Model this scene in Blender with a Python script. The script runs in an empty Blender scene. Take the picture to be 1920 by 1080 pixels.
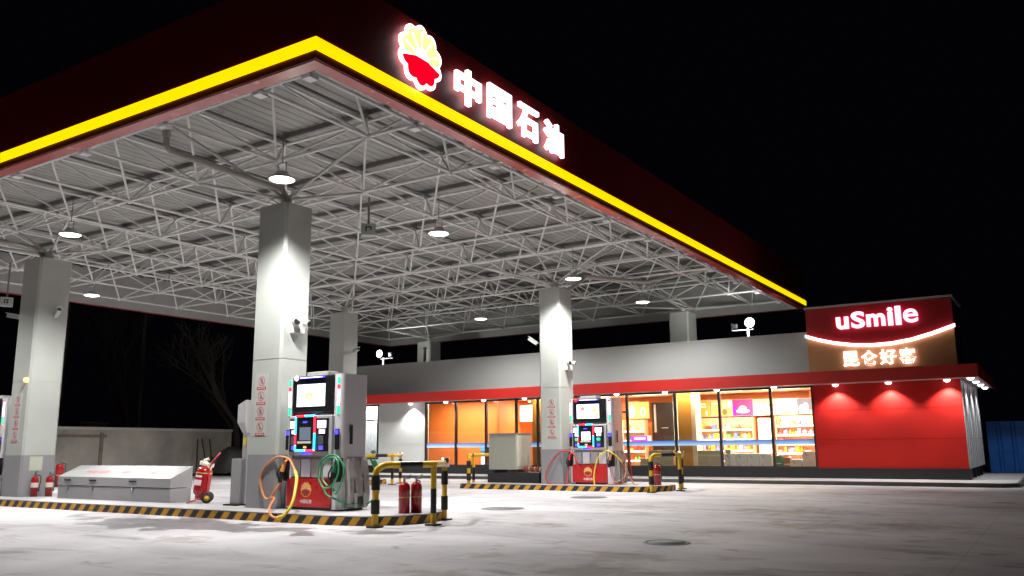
import bpy, math, random
from mathutils import Vector, Matrix
random.seed(7)
R=math.radians
S=bpy.context.scene
COL=S.collection
# ---------------------------------------------------------------- camera / world / exposure
cd=bpy.data.cameras.new('camera'); cam=bpy.data.objects.new('camera',cd); COL.objects.link(cam)
cd.sensor_width=36; cd.lens=1580.15/1920*36; cd.clip_start=.05; cd.clip_end=900
def camrot(yaw,p,r):
    y,p,r=R(yaw),R(p),R(r)
    fw=Vector((-math.sin(y)*math.cos(p),math.cos(y)*math.cos(p),math.sin(p)))
    rt=Vector((math.cos(y),math.sin(y),0)); up=rt.cross(fw)
    r2=rt*math.cos(r)+up*math.sin(r); u2=-rt*math.sin(r)+up*math.cos(r)
    return Matrix((r2,u2,-fw)).transposed()
cam.matrix_world=Matrix.Translation((0,0,1.3))@camrot(32.685,10.578,-.543).to_4x4()
S.camera=cam
w=bpy.data.worlds.new('World'); S.world=w; w.use_nodes=True
bg=w.node_tree.nodes['Background']; bg.inputs[0].default_value=(.55,.6,1,1); bg.inputs[1].default_value=.0012
S.view_settings.view_transform='Standard'; S.view_settings.look='None'; S.view_settings.exposure=0; S.view_settings.gamma=1
S.cycles.use_denoising=True; S.cycles.max_bounces=8; S.cycles.diffuse_bounces=4; S.cycles.glossy_bounces=3
S.cycles.transparent_max_bounces=12; S.cycles.sample_clamp_indirect=6; S.cycles.caustics_reflective=False; S.cycles.caustics_refractive=False
CANOPY_W=2420; CONE=146      # canopy lamps
# ---------------------------------------------------------------- helpers
MATS={}
def mat(name,col,rough=.5,metal=0,var=.12,scale=3,emit=None,es=0,bump=0,coat=0,spec=.5,detail=4,var2=0,scale2=.4):
    if name in MATS: return MATS[name]
    m=bpy.data.materials.new(name); m.use_nodes=True; nt=m.node_tree; b=nt.nodes['Principled BSDF']
    b.inputs['Roughness'].default_value=rough; b.inputs['Metallic'].default_value=metal
    b.inputs['Coat Weight'].default_value=coat; b.inputs['Specular IOR Level'].default_value=spec
    tc=nt.nodes.new('ShaderNodeTexCoord'); n=nt.nodes.new('ShaderNodeTexNoise'); n.inputs['Scale'].default_value=scale; n.inputs['Detail'].default_value=detail
    nt.links.new(tc.outputs['Object'],n.inputs['Vector'])
    mx=nt.nodes.new('ShaderNodeMix'); mx.data_type='RGBA'
    mx.inputs[6].default_value=tuple(c*(1-var) for c in col[:3])+(1,); mx.inputs[7].default_value=tuple(min(1,c*(1+var)) for c in col[:3])+(1,)
    nt.links.new(n.outputs['Fac'],mx.inputs[0]); out=mx.outputs[2]
    if var2:
        n2=nt.nodes.new('ShaderNodeTexNoise'); n2.inputs['Scale'].default_value=scale2; n2.inputs['Detail'].default_value=6
        nt.links.new(tc.outputs['Object'],n2.inputs['Vector'])
        mr=nt.nodes.new('ShaderNodeMapRange'); mr.inputs[1].default_value=.35; mr.inputs[2].default_value=.7; mr.inputs[3].default_value=1; mr.inputs[4].default_value=1-var2
        nt.links.new(n2.outputs['Fac'],mr.inputs[0])
        m3=nt.nodes.new('ShaderNodeMix'); m3.data_type='RGBA'; m3.blend_type='MULTIPLY'; m3.inputs[0].default_value=1
        nt.links.new(out,m3.inputs[6]); nt.links.new(mr.outputs[0],m3.inputs[7]); out=m3.outputs[2]
    nt.links.new(out,b.inputs['Base Color'])
    mr=nt.nodes.new('ShaderNodeMapRange'); mr.inputs[3].default_value=max(0,rough-.08); mr.inputs[4].default_value=min(1,rough+.08)
    nt.links.new(n.outputs['Fac'],mr.inputs[0]); nt.links.new(mr.outputs[0],b.inputs['Roughness'])
    if bump:
        bp=nt.nodes.new('ShaderNodeBump'); bp.inputs['Strength'].default_value=bump; bp.inputs['Distance'].default_value=.01
        n3=nt.nodes.new('ShaderNodeTexNoise'); n3.inputs['Scale'].default_value=scale*12; nt.links.new(tc.outputs['Object'],n3.inputs['Vector'])
        nt.links.new(n3.outputs['Fac'],bp.inputs['Height']); nt.links.new(bp.outputs[0],b.inputs['Normal'])
    if emit: b.inputs['Emission Color'].default_value=tuple(emit[:3])+(1,); b.inputs['Emission Strength'].default_value=es
    MATS[name]=m; return m
class MB:
    def __init__(s): s.v=[];s.f=[];s.m=[];s.sm=[]
    def add(s,vs,fs,mi=0,smooth=False):
        o=len(s.v); s.v+= [tuple(p) for p in vs]; s.f+=[tuple(i+o for i in f) for f in fs]; s.m+=[mi]*len(fs); s.sm+=[smooth]*len(fs); return s
    def box(s,x0,x1,y0,y1,z0,z1,mi=0):
        vs=[(x,y,z) for z in (z0,z1) for y in (y0,y1) for x in (x0,x1)]
        return s.add(vs,[(0,2,3,1),(4,5,7,6),(0,1,5,4),(2,6,7,3),(0,4,6,2),(1,3,7,5)],mi)
    def obox(s,c,ax,hx,hy,hz,mi=0):
        "oriented box: ax = 3x3 columns"
        vs=[Vector(c)+ax[0]*(hx*i)+ax[1]*(hy*j)+ax[2]*(hz*k) for k in(-1,1) for j in(-1,1) for i in(-1,1)]
        return s.add(vs,[(0,2,3,1),(4,5,7,6),(0,1,5,4),(2,6,7,3),(0,4,6,2),(1,3,7,5)],mi)
    def cyl(s,p0,p1,r0,r1=None,n=12,mi=0,caps=True,smooth=True):
        r1=r0 if r1 is None else r1; p0=Vector(p0);p1=Vector(p1);d=(p1-p0)
        if d.length<1e-6: return s
        d.normalize(); a=d.orthogonal().normalized(); b=d.cross(a); vs=[]
        for p,r in((p0,r0),(p1,r1)):
            for i in range(n): t=2*math.pi*i/n; vs.append(p+a*(r*math.cos(t))+b*(r*math.sin(t)))
        s.add(vs,[(i,(i+1)%n,n+(i+1)%n,n+i) for i in range(n)],mi,smooth)
        if caps: s.add(vs,[tuple(range(n-1,-1,-1)),tuple(range(n,2*n))],mi)
        return s
    def bar(s,p0,p1,r,mi=0,n=6): return s.cyl(p0,p1,r,r,n,mi,False)
    def tube(s,pts,r,n=10,mi=0,spl=6,closed=False):
        pts=[Vector(p) for p in pts]
        if spl>1:
            q=[]
            for i in range(len(pts)-1):
                p0=pts[max(0,i-1)];p1=pts[i];p2=pts[i+1];p3=pts[min(len(pts)-1,i+2)]
                for k in range(spl):
                    t=k/spl; q.append(.5*((2*p1)+(p2-p0)*t+(2*p0-5*p1+4*p2-p3)*t*t+(3*p1-p0-3*p2+p3)*t**3))
            q.append(pts[-1]); pts=q
        vs=[];a=None
        for i,p in enumerate(pts):
            d=(pts[min(i+1,len(pts)-1)]-pts[max(i-1,0)]).normalized()
            a=d.orthogonal().normalized() if a is None else (a-d*a.dot(d)).normalized()
            b=d.cross(a); rr=r[i*len(r)//len(pts)] if isinstance(r,(list,tuple)) else r
            for k in range(n): t=2*math.pi*k/n; vs.append(p+a*(rr*math.cos(t))+b*(rr*math.sin(t)))
        L=len(pts); s.add(vs,[(i*n+k,i*n+(k+1)%n,(i+1)*n+(k+1)%n,(i+1)*n+k) for i in range(L-1) for k in range(n)],mi,True)
        s.add(vs,[tuple(range(n-1,-1,-1)),tuple(range((L-1)*n,L*n))],mi); return s
    def lathe(s,prof,c=(0,0,0),n=20,mi=0,axis='z'):
        vs=[]
        for r,h in prof:
            for k in range(n):
                t=2*math.pi*k/n; a,b=r*math.cos(t),r*math.sin(t)
                vs.append((c[0]+a,c[1]+b,c[2]+h) if axis=='z' else ((c[0]+a,c[1]+h,c[2]+b) if axis=='y' else (c[0]+h,c[1]+a,c[2]+b)))
        s.add(vs,[(i*n+k,i*n+(k+1)%n,(i+1)*n+(k+1)%n,(i+1)*n+k) for i in range(len(prof)-1) for k in range(n)],mi,True); return s
    def prism(s,poly,z0,z1,mi=0,mis=None):
        n=len(poly); vs=[(x,y,z0) for x,y in poly]+[(x,y,z1) for x,y in poly]
        s.add(vs,[tuple(range(n-1,-1,-1)),tuple(range(n,2*n))],mi)
        return s.add(vs,[(i,(i+1)%n,n+(i+1)%n,n+i) for i in range(n)],mi if mis is None else mis)
    def xz(s,poly,y0,y1,mi=0):
        "polygon in x,z pushed from y0 (front) to y1"
        n=len(poly); vs=[(x,y0,z) for x,z in poly]+[(x,y1,z) for x,z in poly]
        return s.add(vs,[tuple(range(n)),tuple(range(2*n-1,n-1,-1))]+[(i,n+i,n+(i+1)%n,(i+1)%n) for i in range(n)],mi)
    def build(s,name,mats,parent=None,bevel=0,**k):
        me=bpy.data.meshes.new(name); me.from_pydata(s.v,[],s.f); me.update()
        for mm in (mats if isinstance(mats,(list,tuple)) else [mats]): me.materials.append(mm)
        me.polygons.foreach_set('material_index',s.m); me.polygons.foreach_set('use_smooth',s.sm)
        o=bpy.data.objects.new(name,me); COL.objects.link(o)
        if parent: o.parent=parent
        if bevel:
            b=o.modifiers.new('bevel','BEVEL'); b.width=bevel; b.segments=2; b.limit_method='ANGLE'
        tag(o,**k); return o
def tag(o,label=None,cat=None,group=None,kind=None):
    if label:o['label']=label
    if cat:o['category']=cat
    if group:o['group']=group
    if kind:o['kind']=kind
    return o
def thing(name,loc,label,cat,group=None,rz=0):
    o=bpy.data.objects.new(name,None); o.empty_display_size=.2; COL.objects.link(o); o.location=loc; o.rotation_euler=(0,0,rz); return tag(o,label,cat,group)
def dup(o,loc=None,rz=None,label=None,parent=None):
    c=o.copy(); COL.objects.link(c)
    if parent: c.parent=parent
    if loc is not None: c.location=loc
    if rz is not None: c.rotation_euler=(0,0,rz)
    if label: c['label']=label
    for ch in list(o.children): dup(ch,parent=c)
    return c
def text(name,body,size,ext,off,m,parent=None,M=None,align='CENTER',fitw=None,**k):
    c=bpy.data.curves.new('writing','FONT'); c.body=body; c.size=1; c.extrude=ext/size; c.offset=off; c.align_x=align; c.align_y='CENTER'; c.resolution_u=4
    t=bpy.data.objects.new('tmp',c); COL.objects.link(t); bpy.context.view_layer.update()
    me=bpy.data.meshes.new_from_object(t.evaluated_get(bpy.context.evaluated_depsgraph_get())); bpy.data.objects.remove(t)
    xs=[v.co.x for v in me.vertices]; ys=[v.co.y for v in me.vertices]; cx=(min(xs)+max(xs))/2; cy=(min(ys)+max(ys))/2
    sx=size if fitw is None else fitw/(max(xs)-min(xs)); sy=size if fitw is None else size/(max(ys)-min(ys))
    for v in me.vertices: v.co=Vector(((v.co.x-cx)*sx,(v.co.y-cy)*sy,v.co.z*size))
    me.materials.clear(); me.materials.append(m); me.name=name
    o=bpy.data.objects.new(name,me); COL.objects.link(o)
    if M is not None: o.matrix_world=M
    if parent: o.parent=parent; o.matrix_parent_inverse=Matrix()
    tag(o,**k); return o
def faceM(loc,rz=0,up=0):   # text plane standing up, facing -Y turned by rz
    return Matrix.Translation(loc)@Matrix.Rotation(rz,4,'Z')@Matrix.Rotation(R(90)-up,4,'X')
def spot(name,loc,power,cone,parent,col=(1,1,1),blend=.4,r=.12,rot=(0,0,0)):
    l=bpy.data.lights.new(name,'SPOT'); l.energy=power; l.spot_size=R(cone); l.spot_blend=blend; l.shadow_soft_size=r; l.color=col
    o=bpy.data.objects.new(name,l); COL.objects.link(o); o.parent=parent; o.location=loc; o.rotation_euler=rot; return o
# ---------------------------------------------------------------- materials
white=mat('white_paint',(.47,.49,.455),.38,var=.06,scale=1.5,var2=.08,scale2=1.1); grey=mat('grey_cladding',(.27,.27,.28),.42,var=.06,scale=2)
frame_w=mat('truss_paint',(.88,.88,.86),.45,var=.08); deck=mat('roof_sheet',(.44,.44,.41),.5,var=.1,scale=1.2,var2=.25,scale2=.5)
purl=mat('purlin_steel',(.2,.2,.195),.5); redf=mat('red_fascia',(.22,.007,.009),.5,var=.15,scale=1,var2=.35,scale2=.25)
lipm=mat('fascia_lip',(.50,.045,.04),.25,var=.08,coat=.5); inner=mat('fascia_back',(.42,.42,.41),.5)
yel_e=mat('yellow_light_strip',(.9,.7,0),.4,emit=(1,.69,0),es=1.2); whl=mat('white_letter_light',(.9,.9,.9),.4,emit=(1,.93,.97),es=3.0)
black=mat('black_plastic',(.012,.012,.014),.3); dark=mat('dark_stone',(.018,.018,.02),.35,var=.3,scale=6); steel=mat('bare_steel',(.5,.5,.5),.3,metal=1)
yel=mat('yellow_paint',(.72,.44,.015),.35,var=.12,scale=8); blk=mat('black_paint',(.015,.015,.015),.35,var=.3); red=mat('red_paint',(.5,.012,.012),.3,coat=.3)
redx=mat('extinguisher_red',(.34,.008,.012),.25,coat=.4); boxg=mat('grey_steel_box',(.28,.27,.28),.45,var=.06,scale=4); alu=mat('brushed_grey',(.45,.44,.44),.4,var=.05)  # extinguisher red is deepened, shade put into the colour
pgrey=mat('pump_grey',(.40,.37,.37),.38,var=.04); pwhite=mat('pump_white',(.72,.70,.73),.3,var=.03,coat=.3)
rubber=mat('rubber',(.02,.02,.02),.7); cream=mat('cream_plastic',(.75,.72,.58),.5); brass=mat('brass_band',(.6,.35,.12),.4)
lampglow=mat('lamp_glass',(1,1,1),.3,emit=(1,1,.97),es=9); pinkglow=mat('downlight_glass',(1,1,1),.3,emit=(1,.86,.92),es=7)
# ---------------------------------------------------------------- ground
STAINS=[(-4.53,9.42,.6),(-3.43,14.25,1.1),(-7.41,12.33,.5),(-6.02,8.72,.4),(-4.14,8.22,.8),(-7.74,16.89,.9),(-4.58,12.53,.6),(-2.2,14.9,1.0),(-4.55,16.8,1.2),(-11.1,8.1,.5),(-5.62,7.27,.5)]
def ground_mat():
    m=bpy.data.materials.new('concrete_ground'); m.use_nodes=True; nt=m.node_tree; b=nt.nodes['Principled BSDF']; N=nt.nodes.new; L=nt.links.new
    g=N('ShaderNodeNewGeometry'); pos=g.outputs['Position']
    def noise(sc,det,stretch=None,dist=0):
        n=N('ShaderNodeTexNoise'); n.inputs['Scale'].default_value=sc; n.inputs['Detail'].default_value=det; n.inputs['Distortion'].default_value=dist
        if stretch:
            mp=N('ShaderNodeMapping'); mp.inputs['Scale'].default_value=stretch; L(pos,mp.inputs[0]); L(mp.outputs[0],n.inputs['Vector'])
        else: L(pos,n.inputs['Vector'])
        return n.outputs['Fac']
    def rng(v,a,c,d,e):
        r=N('ShaderNodeMapRange'); r.inputs[1].default_value=a; r.inputs[2].default_value=c; r.inputs[3].default_value=d; r.inputs[4].default_value=e; L(v,r.inputs[0]); return r.outputs[0]
    def M(op,a,c):
        x=N('ShaderNodeMath'); x.operation=op
        for i,v in enumerate((a,c)):
            if isinstance(v,(int,float)): x.inputs[i].default_value=v
            else: L(v,x.inputs[i])
        return x.outputs[0]
    f=M('MULTIPLY',rng(noise(.35,6,None,.6),.35,.68,1.06,.80),rng(noise(1.6,8,(.8,.6,1),.8),.3,.72,1.03,.90))
    f=M('MULTIPLY',f,rng(noise(22,4),.3,.7,.95,1.04))
    f=M('MULTIPLY',f,rng(noise(.9,7,(.45,1.2,1),1.6),.57,.74,1,.55))     # dark streaks of dirt
    f=M('MULTIPLY',f,M('MULTIPLY',rng(noise(2.3,5,(.6,1,1),.8),.60,.72,1,.62),rng(noise(.22,8,(.5,1.6,1),1.5),.5,.66,1,.78)))
    # slab joints
    sp=N('ShaderNodeSeparateXYZ'); L(pos,sp.inputs[0])
    def joint(axis,off,per):
        v=M('ABSOLUTE',M('SUBTRACT',M('FRACT',M('MULTIPLY',M('ADD',sp.outputs[axis],off),1/per),0),.5),0)
        return rng(v,.5-.012/per,.5-.004/per,1,.8)
    f=M('MULTIPLY',f,joint(1,-3.9,4.6)); f=M('MULTIPLY',f,joint(0,1.1,5.2))
    # wet patch along the kerb (a spill): real shape of its own
    wx=M('ABSOLUTE',M('ADD',sp.outputs[0],13.2),0); wy=M('ABSOLUTE',M('SUBTRACT',sp.outputs[1],9.75),0)
    d=M('ADD',M('MULTIPLY',wx,.26),M('MULTIPLY',wy,.9)); d=M('ADD',d,M('MULTIPLY',M('SUBTRACT',noise(1.4,5,None,.8),.5),2.4))
    wet=rng(d,.85,.95,1,0)
    vx=M('ABSOLUTE',M('ADD',sp.outputs[0],9.0),0); vy=M('ABSOLUTE',M('SUBTRACT',sp.outputs[1],10.2),0)
    d2=M('ADD',M('ADD',M('MULTIPLY',vx,.6),M('MULTIPLY',vy,1.6)),M('MULTIPLY',M('SUBTRACT',noise(2.5,4),.5),2.8)); wet=M('MAXIMUM',wet,rng(d2,.45,.55,.8,0))
    # oil and dirt stains with shapes of their own
    stn=None; nz=noise(2.6,6,None,1.0)
    for sx_,sy_,ra in STAINS:
        ax_=M('ABSOLUTE',M('SUBTRACT',sp.outputs[0],sx_),0); ay_=M('ABSOLUTE',M('SUBTRACT',sp.outputs[1],sy_),0)
        dd=M('ADD',M('ADD',M('MULTIPLY',ax_,.8/ra),M('MULTIPLY',ay_,1.1/ra)),M('MULTIPLY',M('SUBTRACT',nz,.5),3.0)); v_=rng(dd,.35,1.15,1,0); stn=v_ if stn is None else M('MAXIMUM',stn,v_)
    f=M('MULTIPLY',f,rng(stn,0,1,1,.72))
    f=M('MULTIPLY',f,rng(wet,0,1,1,.52))
    mx=N('ShaderNodeMix'); mx.data_type='RGBA'; mx.inputs[6].default_value=(.50,.475,.49,1); mx.inputs[7].default_value=(.58,.555,.58,1); L(noise(.8,3),mx.inputs[0])
    m2=N('ShaderNodeMix'); m2.data_type='RGBA'; m2.blend_type='MULTIPLY'; m2.inputs[0].default_value=1; L(mx.outputs[2],m2.inputs[6]); L(f,m2.inputs[7])
    m4=N('ShaderNodeMix'); m4.data_type='RGBA'; m4.blend_type='MULTIPLY'; L(stn,m4.inputs[0]); L(m2.outputs[2],m4.inputs[6]); m4.inputs[7].default_value=(1,.93,.84,1); L(m4.outputs[2],b.inputs['Base Color']); L(M('MULTIPLY',rng(noise(1.2,4),.3,.7,.62,.8),rng(wet,0,1,1,.42)),b.inputs['Roughness'])
    bp=N('ShaderNodeBump'); bp.inputs['Strength'].default_value=.25; bp.inputs['Distance'].default_value=.01; L(noise(30,5),bp.inputs['Height']); L(bp.outputs[0],b.inputs['Normal'])
    b.inputs['Specular IOR Level'].default_value=.35
    return m
MB().add([(-300,-60,0),(260,-60,0),(260,400,0),(-300,400,0)],[(0,1,2,3)]).build('ground',ground_mat(),kind='structure')
def stripe_mat():
    m=bpy.data.materials.new('kerb_stripes'); m.use_nodes=True; nt=m.node_tree; b=nt.nodes['Principled BSDF']; N=nt.nodes.new; L=nt.links.new
    g=N('ShaderNodeNewGeometry'); d=N('ShaderNodeVectorMath'); d.operation='DOT_PRODUCT'; L(g.outputs['Position'],d.inputs[0]); d.inputs[1].default_value=(1/.36,1/.36,-.9/.36)
    fr=N('ShaderNodeMath'); fr.operation='FRACT'; ad=N('ShaderNodeMath'); ad.inputs[1].default_value=200.; L(d.outputs['Value'],ad.inputs[0]); L(ad.outputs[0],fr.inputs[0])
    n=N('ShaderNodeTexNoise'); n.inputs['Scale'].default_value=9; L(g.outputs['Position'],n.inputs['Vector'])
    gt=N('ShaderNodeMath'); gt.operation='GREATER_THAN'; gt.inputs[1].default_value=.5; L(fr.outputs[0],gt.inputs[0])
    y=N('ShaderNodeMix'); y.data_type='RGBA'; y.inputs[6].default_value=(.45,.21,.012,1); y.inputs[7].default_value=(.85,.45,.03,1); L(n.outputs['Fac'],y.inputs[0])
    k=N('ShaderNodeMix'); k.data_type='RGBA'; k.inputs[6].default_value=(.012,.012,.012,1); k.inputs[7].default_value=(.035,.033,.03,1); L(n.outputs['Fac'],k.inputs[0])
    x=N('ShaderNodeMix'); x.data_type='RGBA'; L(gt.outputs[0],x.inputs[0]); L(k.outputs[2],x.inputs[6]); L(y.outputs[2],x.inputs[7]); L(x.outputs[2],b.inputs['Base Color']); b.inputs['Roughness'].default_value=.5
    return m
kerbm=stripe_mat(); islm=mat('island_concrete',(.42,.41,.42),.6,var=.12,scale=2,bump=.2,var2=.2,scale2=1.3); kg=mat('kerb_rim',(.12,.12,.13),.5)
def island(poly,label):
    # outer ring keeps a grey rim, the top is concrete, the sides are striped
    cx=sum(p[0] for p in poly)/len(poly); cy=sum(p[1] for p in poly)/len(poly)
    def inset(p,d): v=Vector((cx-p[0],cy-p[1])); return (p[0]+(d if v.x>0 else -d),p[1]+(d if v.y>0 else -d))
    inn=[inset(p,.07) for p in poly]
    t=MB().prism(inn,.02,.154).build('pump_island',islm); tag(t,label,'pump island','concrete pump islands')
    n=len(poly); mb=MB()
    vs=[(x,y,0) for x,y in poly]+[(x,y,.14) for x,y in poly]+[(x,y,.152) for x,y in poly]+[(x,y,.152) for x,y in inn]+[(x,y,.1) for x,y in inn]
    for i in range(n):
        j=(i+1)%n; mb.add([vs[i],vs[j],vs[n+j],vs[n+i]],[(0,1,2,3)],0); mb.add([vs[n+i],vs[n+j],vs[2*n+j],vs[2*n+i],vs[3*n+j],vs[3*n+i]],[(0,1,2,3),(3,2,4,5)],1)
    mb.build('kerb',[kerbm,kg],t); return t
island([(-34,10.71),(-10.7,10.71),(-9.95,10.86),(-9.5,11.25),(-9.35,11.8),(-9.45,12.4),(-9.85,12.85),(-10.5,13.0),(-34,13.0)],'long raised pump island with black and yellow striped kerb nearest the camera')
island([(-15.95,21.75),(-10.5,21.75),(-9.9,21.9),(-9.55,22.3),(-9.4,22.8),(-9.5,23.4),(-9.9,23.8),(-10.5,23.95),(-15.6,23.95),(-15.95,23.6)],'shorter raised pump island with striped kerb in front of the shop')
island([(-24.4,21.75),(-21.4,21.75),(-20.8,21.9),(-20.45,22.3),(-20.35,22.8),(-20.4,23.4),(-20.8,23.8),(-21.4,23.95),(-24.4,23.95)],'pump island mostly hidden behind the big near pump')
# shop pavement
pv=MB().prism([(-40,27.95),(-1.55,27.95),(-1.25,28.2),(-1.25,37.2),(-40,37.2)],.0,.111).build('pavement',mat('pavement_tiles',(.38,.38,.37),.55,var=.1,scale=3,bump=.15),kind='structure')
MB().box(-40,-1.6,27.86,27.945,0,.117).box(-1.24,-1.16,28.2,37.2,0,.117).add([(-1.6,27.86,0),(-1.16,28.25,0),(-1.24,28.25,0),(-1.6,27.945,0),(-1.6,27.86,.117),(-1.16,28.25,.117),(-1.24,28.25,.117),(-1.6,27.945,.117)],[(0,1,5,4),(4,5,6,7),(1,2,6,5),(2,3,7,6)]).build('pavement_kerb',mat('kerb_stone',(.07,.07,.07),.5,var=.3,scale=5),kind='structure')
MB().prism([(-38.6,8),(-33.2,8),(-35.3,29.5),(-36,40),(-41,40)],.0,.10).build('planting_strip',mat('soil',(.06,.05,.04),.9,var=.5,scale=5,bump=.8),kind='structure')
for i,(x,y,l) in enumerate([(-10.0,15.14,'round dark manhole cover in the forecourt between the near pump and the far island'),(-10.12,19.24,'round manhole cover just in front of the far island'),(-4.6,10.94,'small manhole cover in the right foreground'),(-17.3,16.0,'manhole cover in the lane behind the near island')]):
    r=.45 if i<2 else .3
    t=MB().lathe([(0,.012),(r-.05,.012),(r-.05,.006),(r-.03,.006),(r-.03,.014),(r,.014),(r+.02,.004)],(x,y,0),28).build('manhole_cover',mat('cast_iron',(.20,.20,.20),.75,var=.3,scale=12)); tag(t,l,'manhole cover','manhole covers')
    h=MB()
    for k in range(5): h.box(x-.28+.12*k,x-.25+.12*k,y-.16,y+.16,.0125,.017)
    if i<2:h.build('grip_rib',MATS['cast_iron'],t)
# ---------------------------------------------------------------- canopy
CX0,CX1,CY0,CY1=-31.6,-8.56,8.1,36.36
canopy=thing('petrol_canopy',(0,0,0),'large red petrol station canopy with a yellow light strip and white space frame roof','canopy')
fz0,fz1=6.87,8.46; T=.27
MB().box(CX0,CX1,CY0,CY0+.03,fz0,fz1).box(CX1-.03,CX1,CY0+.031,CY1-.031,fz0,fz1).box(CX0,CX1,CY1-.03,CY1,fz0,fz1).box(CX0,CX0+.03,CY0+.031,CY1-.031,fz0,fz1).build('fascia',redf,canopy)
MB().box(CX0+.04,CX1-.04,CY0+.032,CY0+T,fz0-.012,fz0+.02).box(CX1-T,CX1-.032,CY0+T,CY1-T,fz0-.012,fz0+.02).box(CX0+.04,CX1-.04,CY1-T,CY1-.032,fz0-.012,fz0+.02).box(CX0+.032,CX0+T,CY0+T,CY1-T,fz0-.012,fz0+.02).build('fascia_lip',lipm,canopy)
a=T; MB().box(CX0+a,CX1-a,CY0+a,CY0+a+.02,fz0+.022,8.3).box(CX1-a-.02,CX1-a,CY0+a+.02,CY1-a-.02,fz0+.022,8.3).box(CX0+a,CX1-a,CY1-a-.02,CY1-a,fz0-.004,8.3).box(CX0+a,CX0+a+.02,CY0+a+.02,CY1-a-.02,fz0-.004,8.3).build('inner_fascia',inner,canopy)
e=.025; MB().box(CX0-e,CX1+e,CY0-e,CY0-.002,7.0,7.2).box(CX1+.002,CX1+e,CY0-.001,CY1,7.0,7.2).box(CX0-e,CX0-.002,CY0-.001,CY1,7.0,7.2).build('light_strip',yel_e,canopy)
# roof deck: trapezoid ribs running along Y
d=MB(); x=CX0+.24; vs=[];fs=[];z0=8.36
while x<CX1-.25:
    for dx,dz in((0,0),(.15,0),(.17,.02),(.23,.02)): vs.append((x+dx,dz))
    x+=.25
P=[(a_,CY0+.25,z0+b_) for a_,b_ in vs]+[(a_,CY1-.25,z0+b_) for a_,b_ in vs]; n=len(vs)
d.add(P,[(i,i+1,n+i+1,n+i) for i in range(n-1)]).build('roof_deck',deck,canopy)
xs=[-9.35]+[-10.5-2.52*k for k in range(9)]; ys=[8.75+2.6*k for k in range(11)]; ZB,ZT=7.1,8.1
ys[-1]=35.2
tx=[(xs[i]+xs[i+1])/2 for i in range(1,9)]; ty=[(ys[i]+ys[i+1])/2 for i in range(10)]
tr=MB(); nd=tr
for y in ys: 
    for i in range(9): tr.bar((xs[i],y,ZB),(xs[i+1],y,ZB),.035)
for x in xs:
    for j in range(10): tr.bar((x,ys[j],ZB),(x,ys[j+1],ZB),.035)
for x in tx:
    for j in range(9): tr.bar((x,ty[j],ZT),(x,ty[j+1],ZT),.035)
for y in ty:
    for i in range(7): tr.bar((tx[i],y,ZT),(tx[i+1],y,ZT),.035)
for i,x in enumerate(tx):
    for j,y in enumerate(ty):
        for a in(0,1):
            for b in(0,1): tr.bar((x,y,ZT),(xs[i+1+a],ys[j+b],ZB),.028)
        nd.lathe([(0,-.07),(.05,-.05),(.07,0),(.05,.05),(0,.07)],(x,y,ZT),8); nd.bar((x,y,ZT),(x,y,8.22),.03)
for j,y in enumerate(ty):      # edge strip triangulation towards the short bay
    for b in (0,1): tr.bar((-9.9,y,ZT),(xs[0],ys[j+b],ZB),.028)
    for b in (0,1): tr.bar((-9.9,y,ZT),(xs[1],ys[j+b],ZB),.028)
    tr.bar((-9.9,y,ZT),(tx[0],y,ZT),.03)
    if j<9: tr.bar((-9.9,y,ZT),(-9.9,ty[j+1],ZT),.03)
for x in xs:
    for y in ys: nd.lathe([(0,-.075),(.055,-.055),(.075,0),(.055,.055),(0,.075)],(x,y,ZB),8)
for x in xs:                   # brackets that carry the fascia
    nd.box(x-.06,x+.06,CY0+.25,ys[0],ZB-.03,ZB+.05); nd.box(x-.09,x+.09,ys[0]-.09,ys[0]+.09,ZB-.12,ZB-.06)
for y in ys[1:]: nd.box(xs[0],CX1-.25,y-.05,y+.05,ZB-.03,ZB+.05); nd.box(xs[0]-.09,xs[0]+.09,y-.09,y+.09,ZB-.12,ZB-.06)
tr.build('space_frame',frame_w,canopy)
p=MB()
for y in ty: p.box(CX0+.3,CX1-.3,y-.03,y+.03,8.24,8.345)
for x in tx+[-9.9]: p.box(x-.03,x+.03,CY0+.3,CY1-.3,8.19,8.239)
p.build('purlin',purl,canopy)
COLS=[(-13.6,-12.75,11.44,12.17,6.22,1),(-13.4,-12.66,22.4,23.25,6.12,1),(-22.8,-21.95,11.44,12.3,6.27,1),(-22.45,-21.72,22.4,23.2,6.17,1),(-13.5,-12.65,33.3,34.3,6.75,0),(-27.15,-26.3,33.3,34.2,6.5,0)]
def chamfer(x0,x1,y0,y1,c): return [(x0+c,y0),(x1-c,y0),(x1,y0+c),(x1,y1-c),(x1-c,y1),(x0+c,y1),(x0,y1-c),(x0,y0+c)]
for x0,x1,y0,y1,zt,cl in COLS:
    c=MB().prism(chamfer(x0,x1,y0,y1,.05),.1,3.02).prism(chamfer(x0,x1,y0,y1,.05),3.035,zt).prism(chamfer(x0+.006,x1-.006,y0+.006,y1-.006,.05),3.0,3.05).build('column',white,canopy)
    if cl: MB().prism(chamfer(x0-.012,x1+.012,y0-.012,y1+.012,.05),.152,1.17).build('base_cladding',grey,c)
    cx,cy=(x0+x1)/2,(y0+y1)/2; s=MB().cyl((cx,cy,zt-.1),(cx,cy,zt+.25),.12).box(cx-.25,cx+.25,cy-.25,cy+.25,zt,zt+.04)
    near=sorted([(abs(X-cx)+abs(Y-cy),X,Y) for X in xs for Y in ys if abs(X-cx)<3.6 and abs(Y-cy)<3.6])[:5]
    for _,X,Y in near: s.bar((cx,cy,zt+.2),(X,Y,ZB-.02),.034)
    s.build('column_head',mat('dark_strut',(.6,.6,.58),.5),c)
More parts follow.
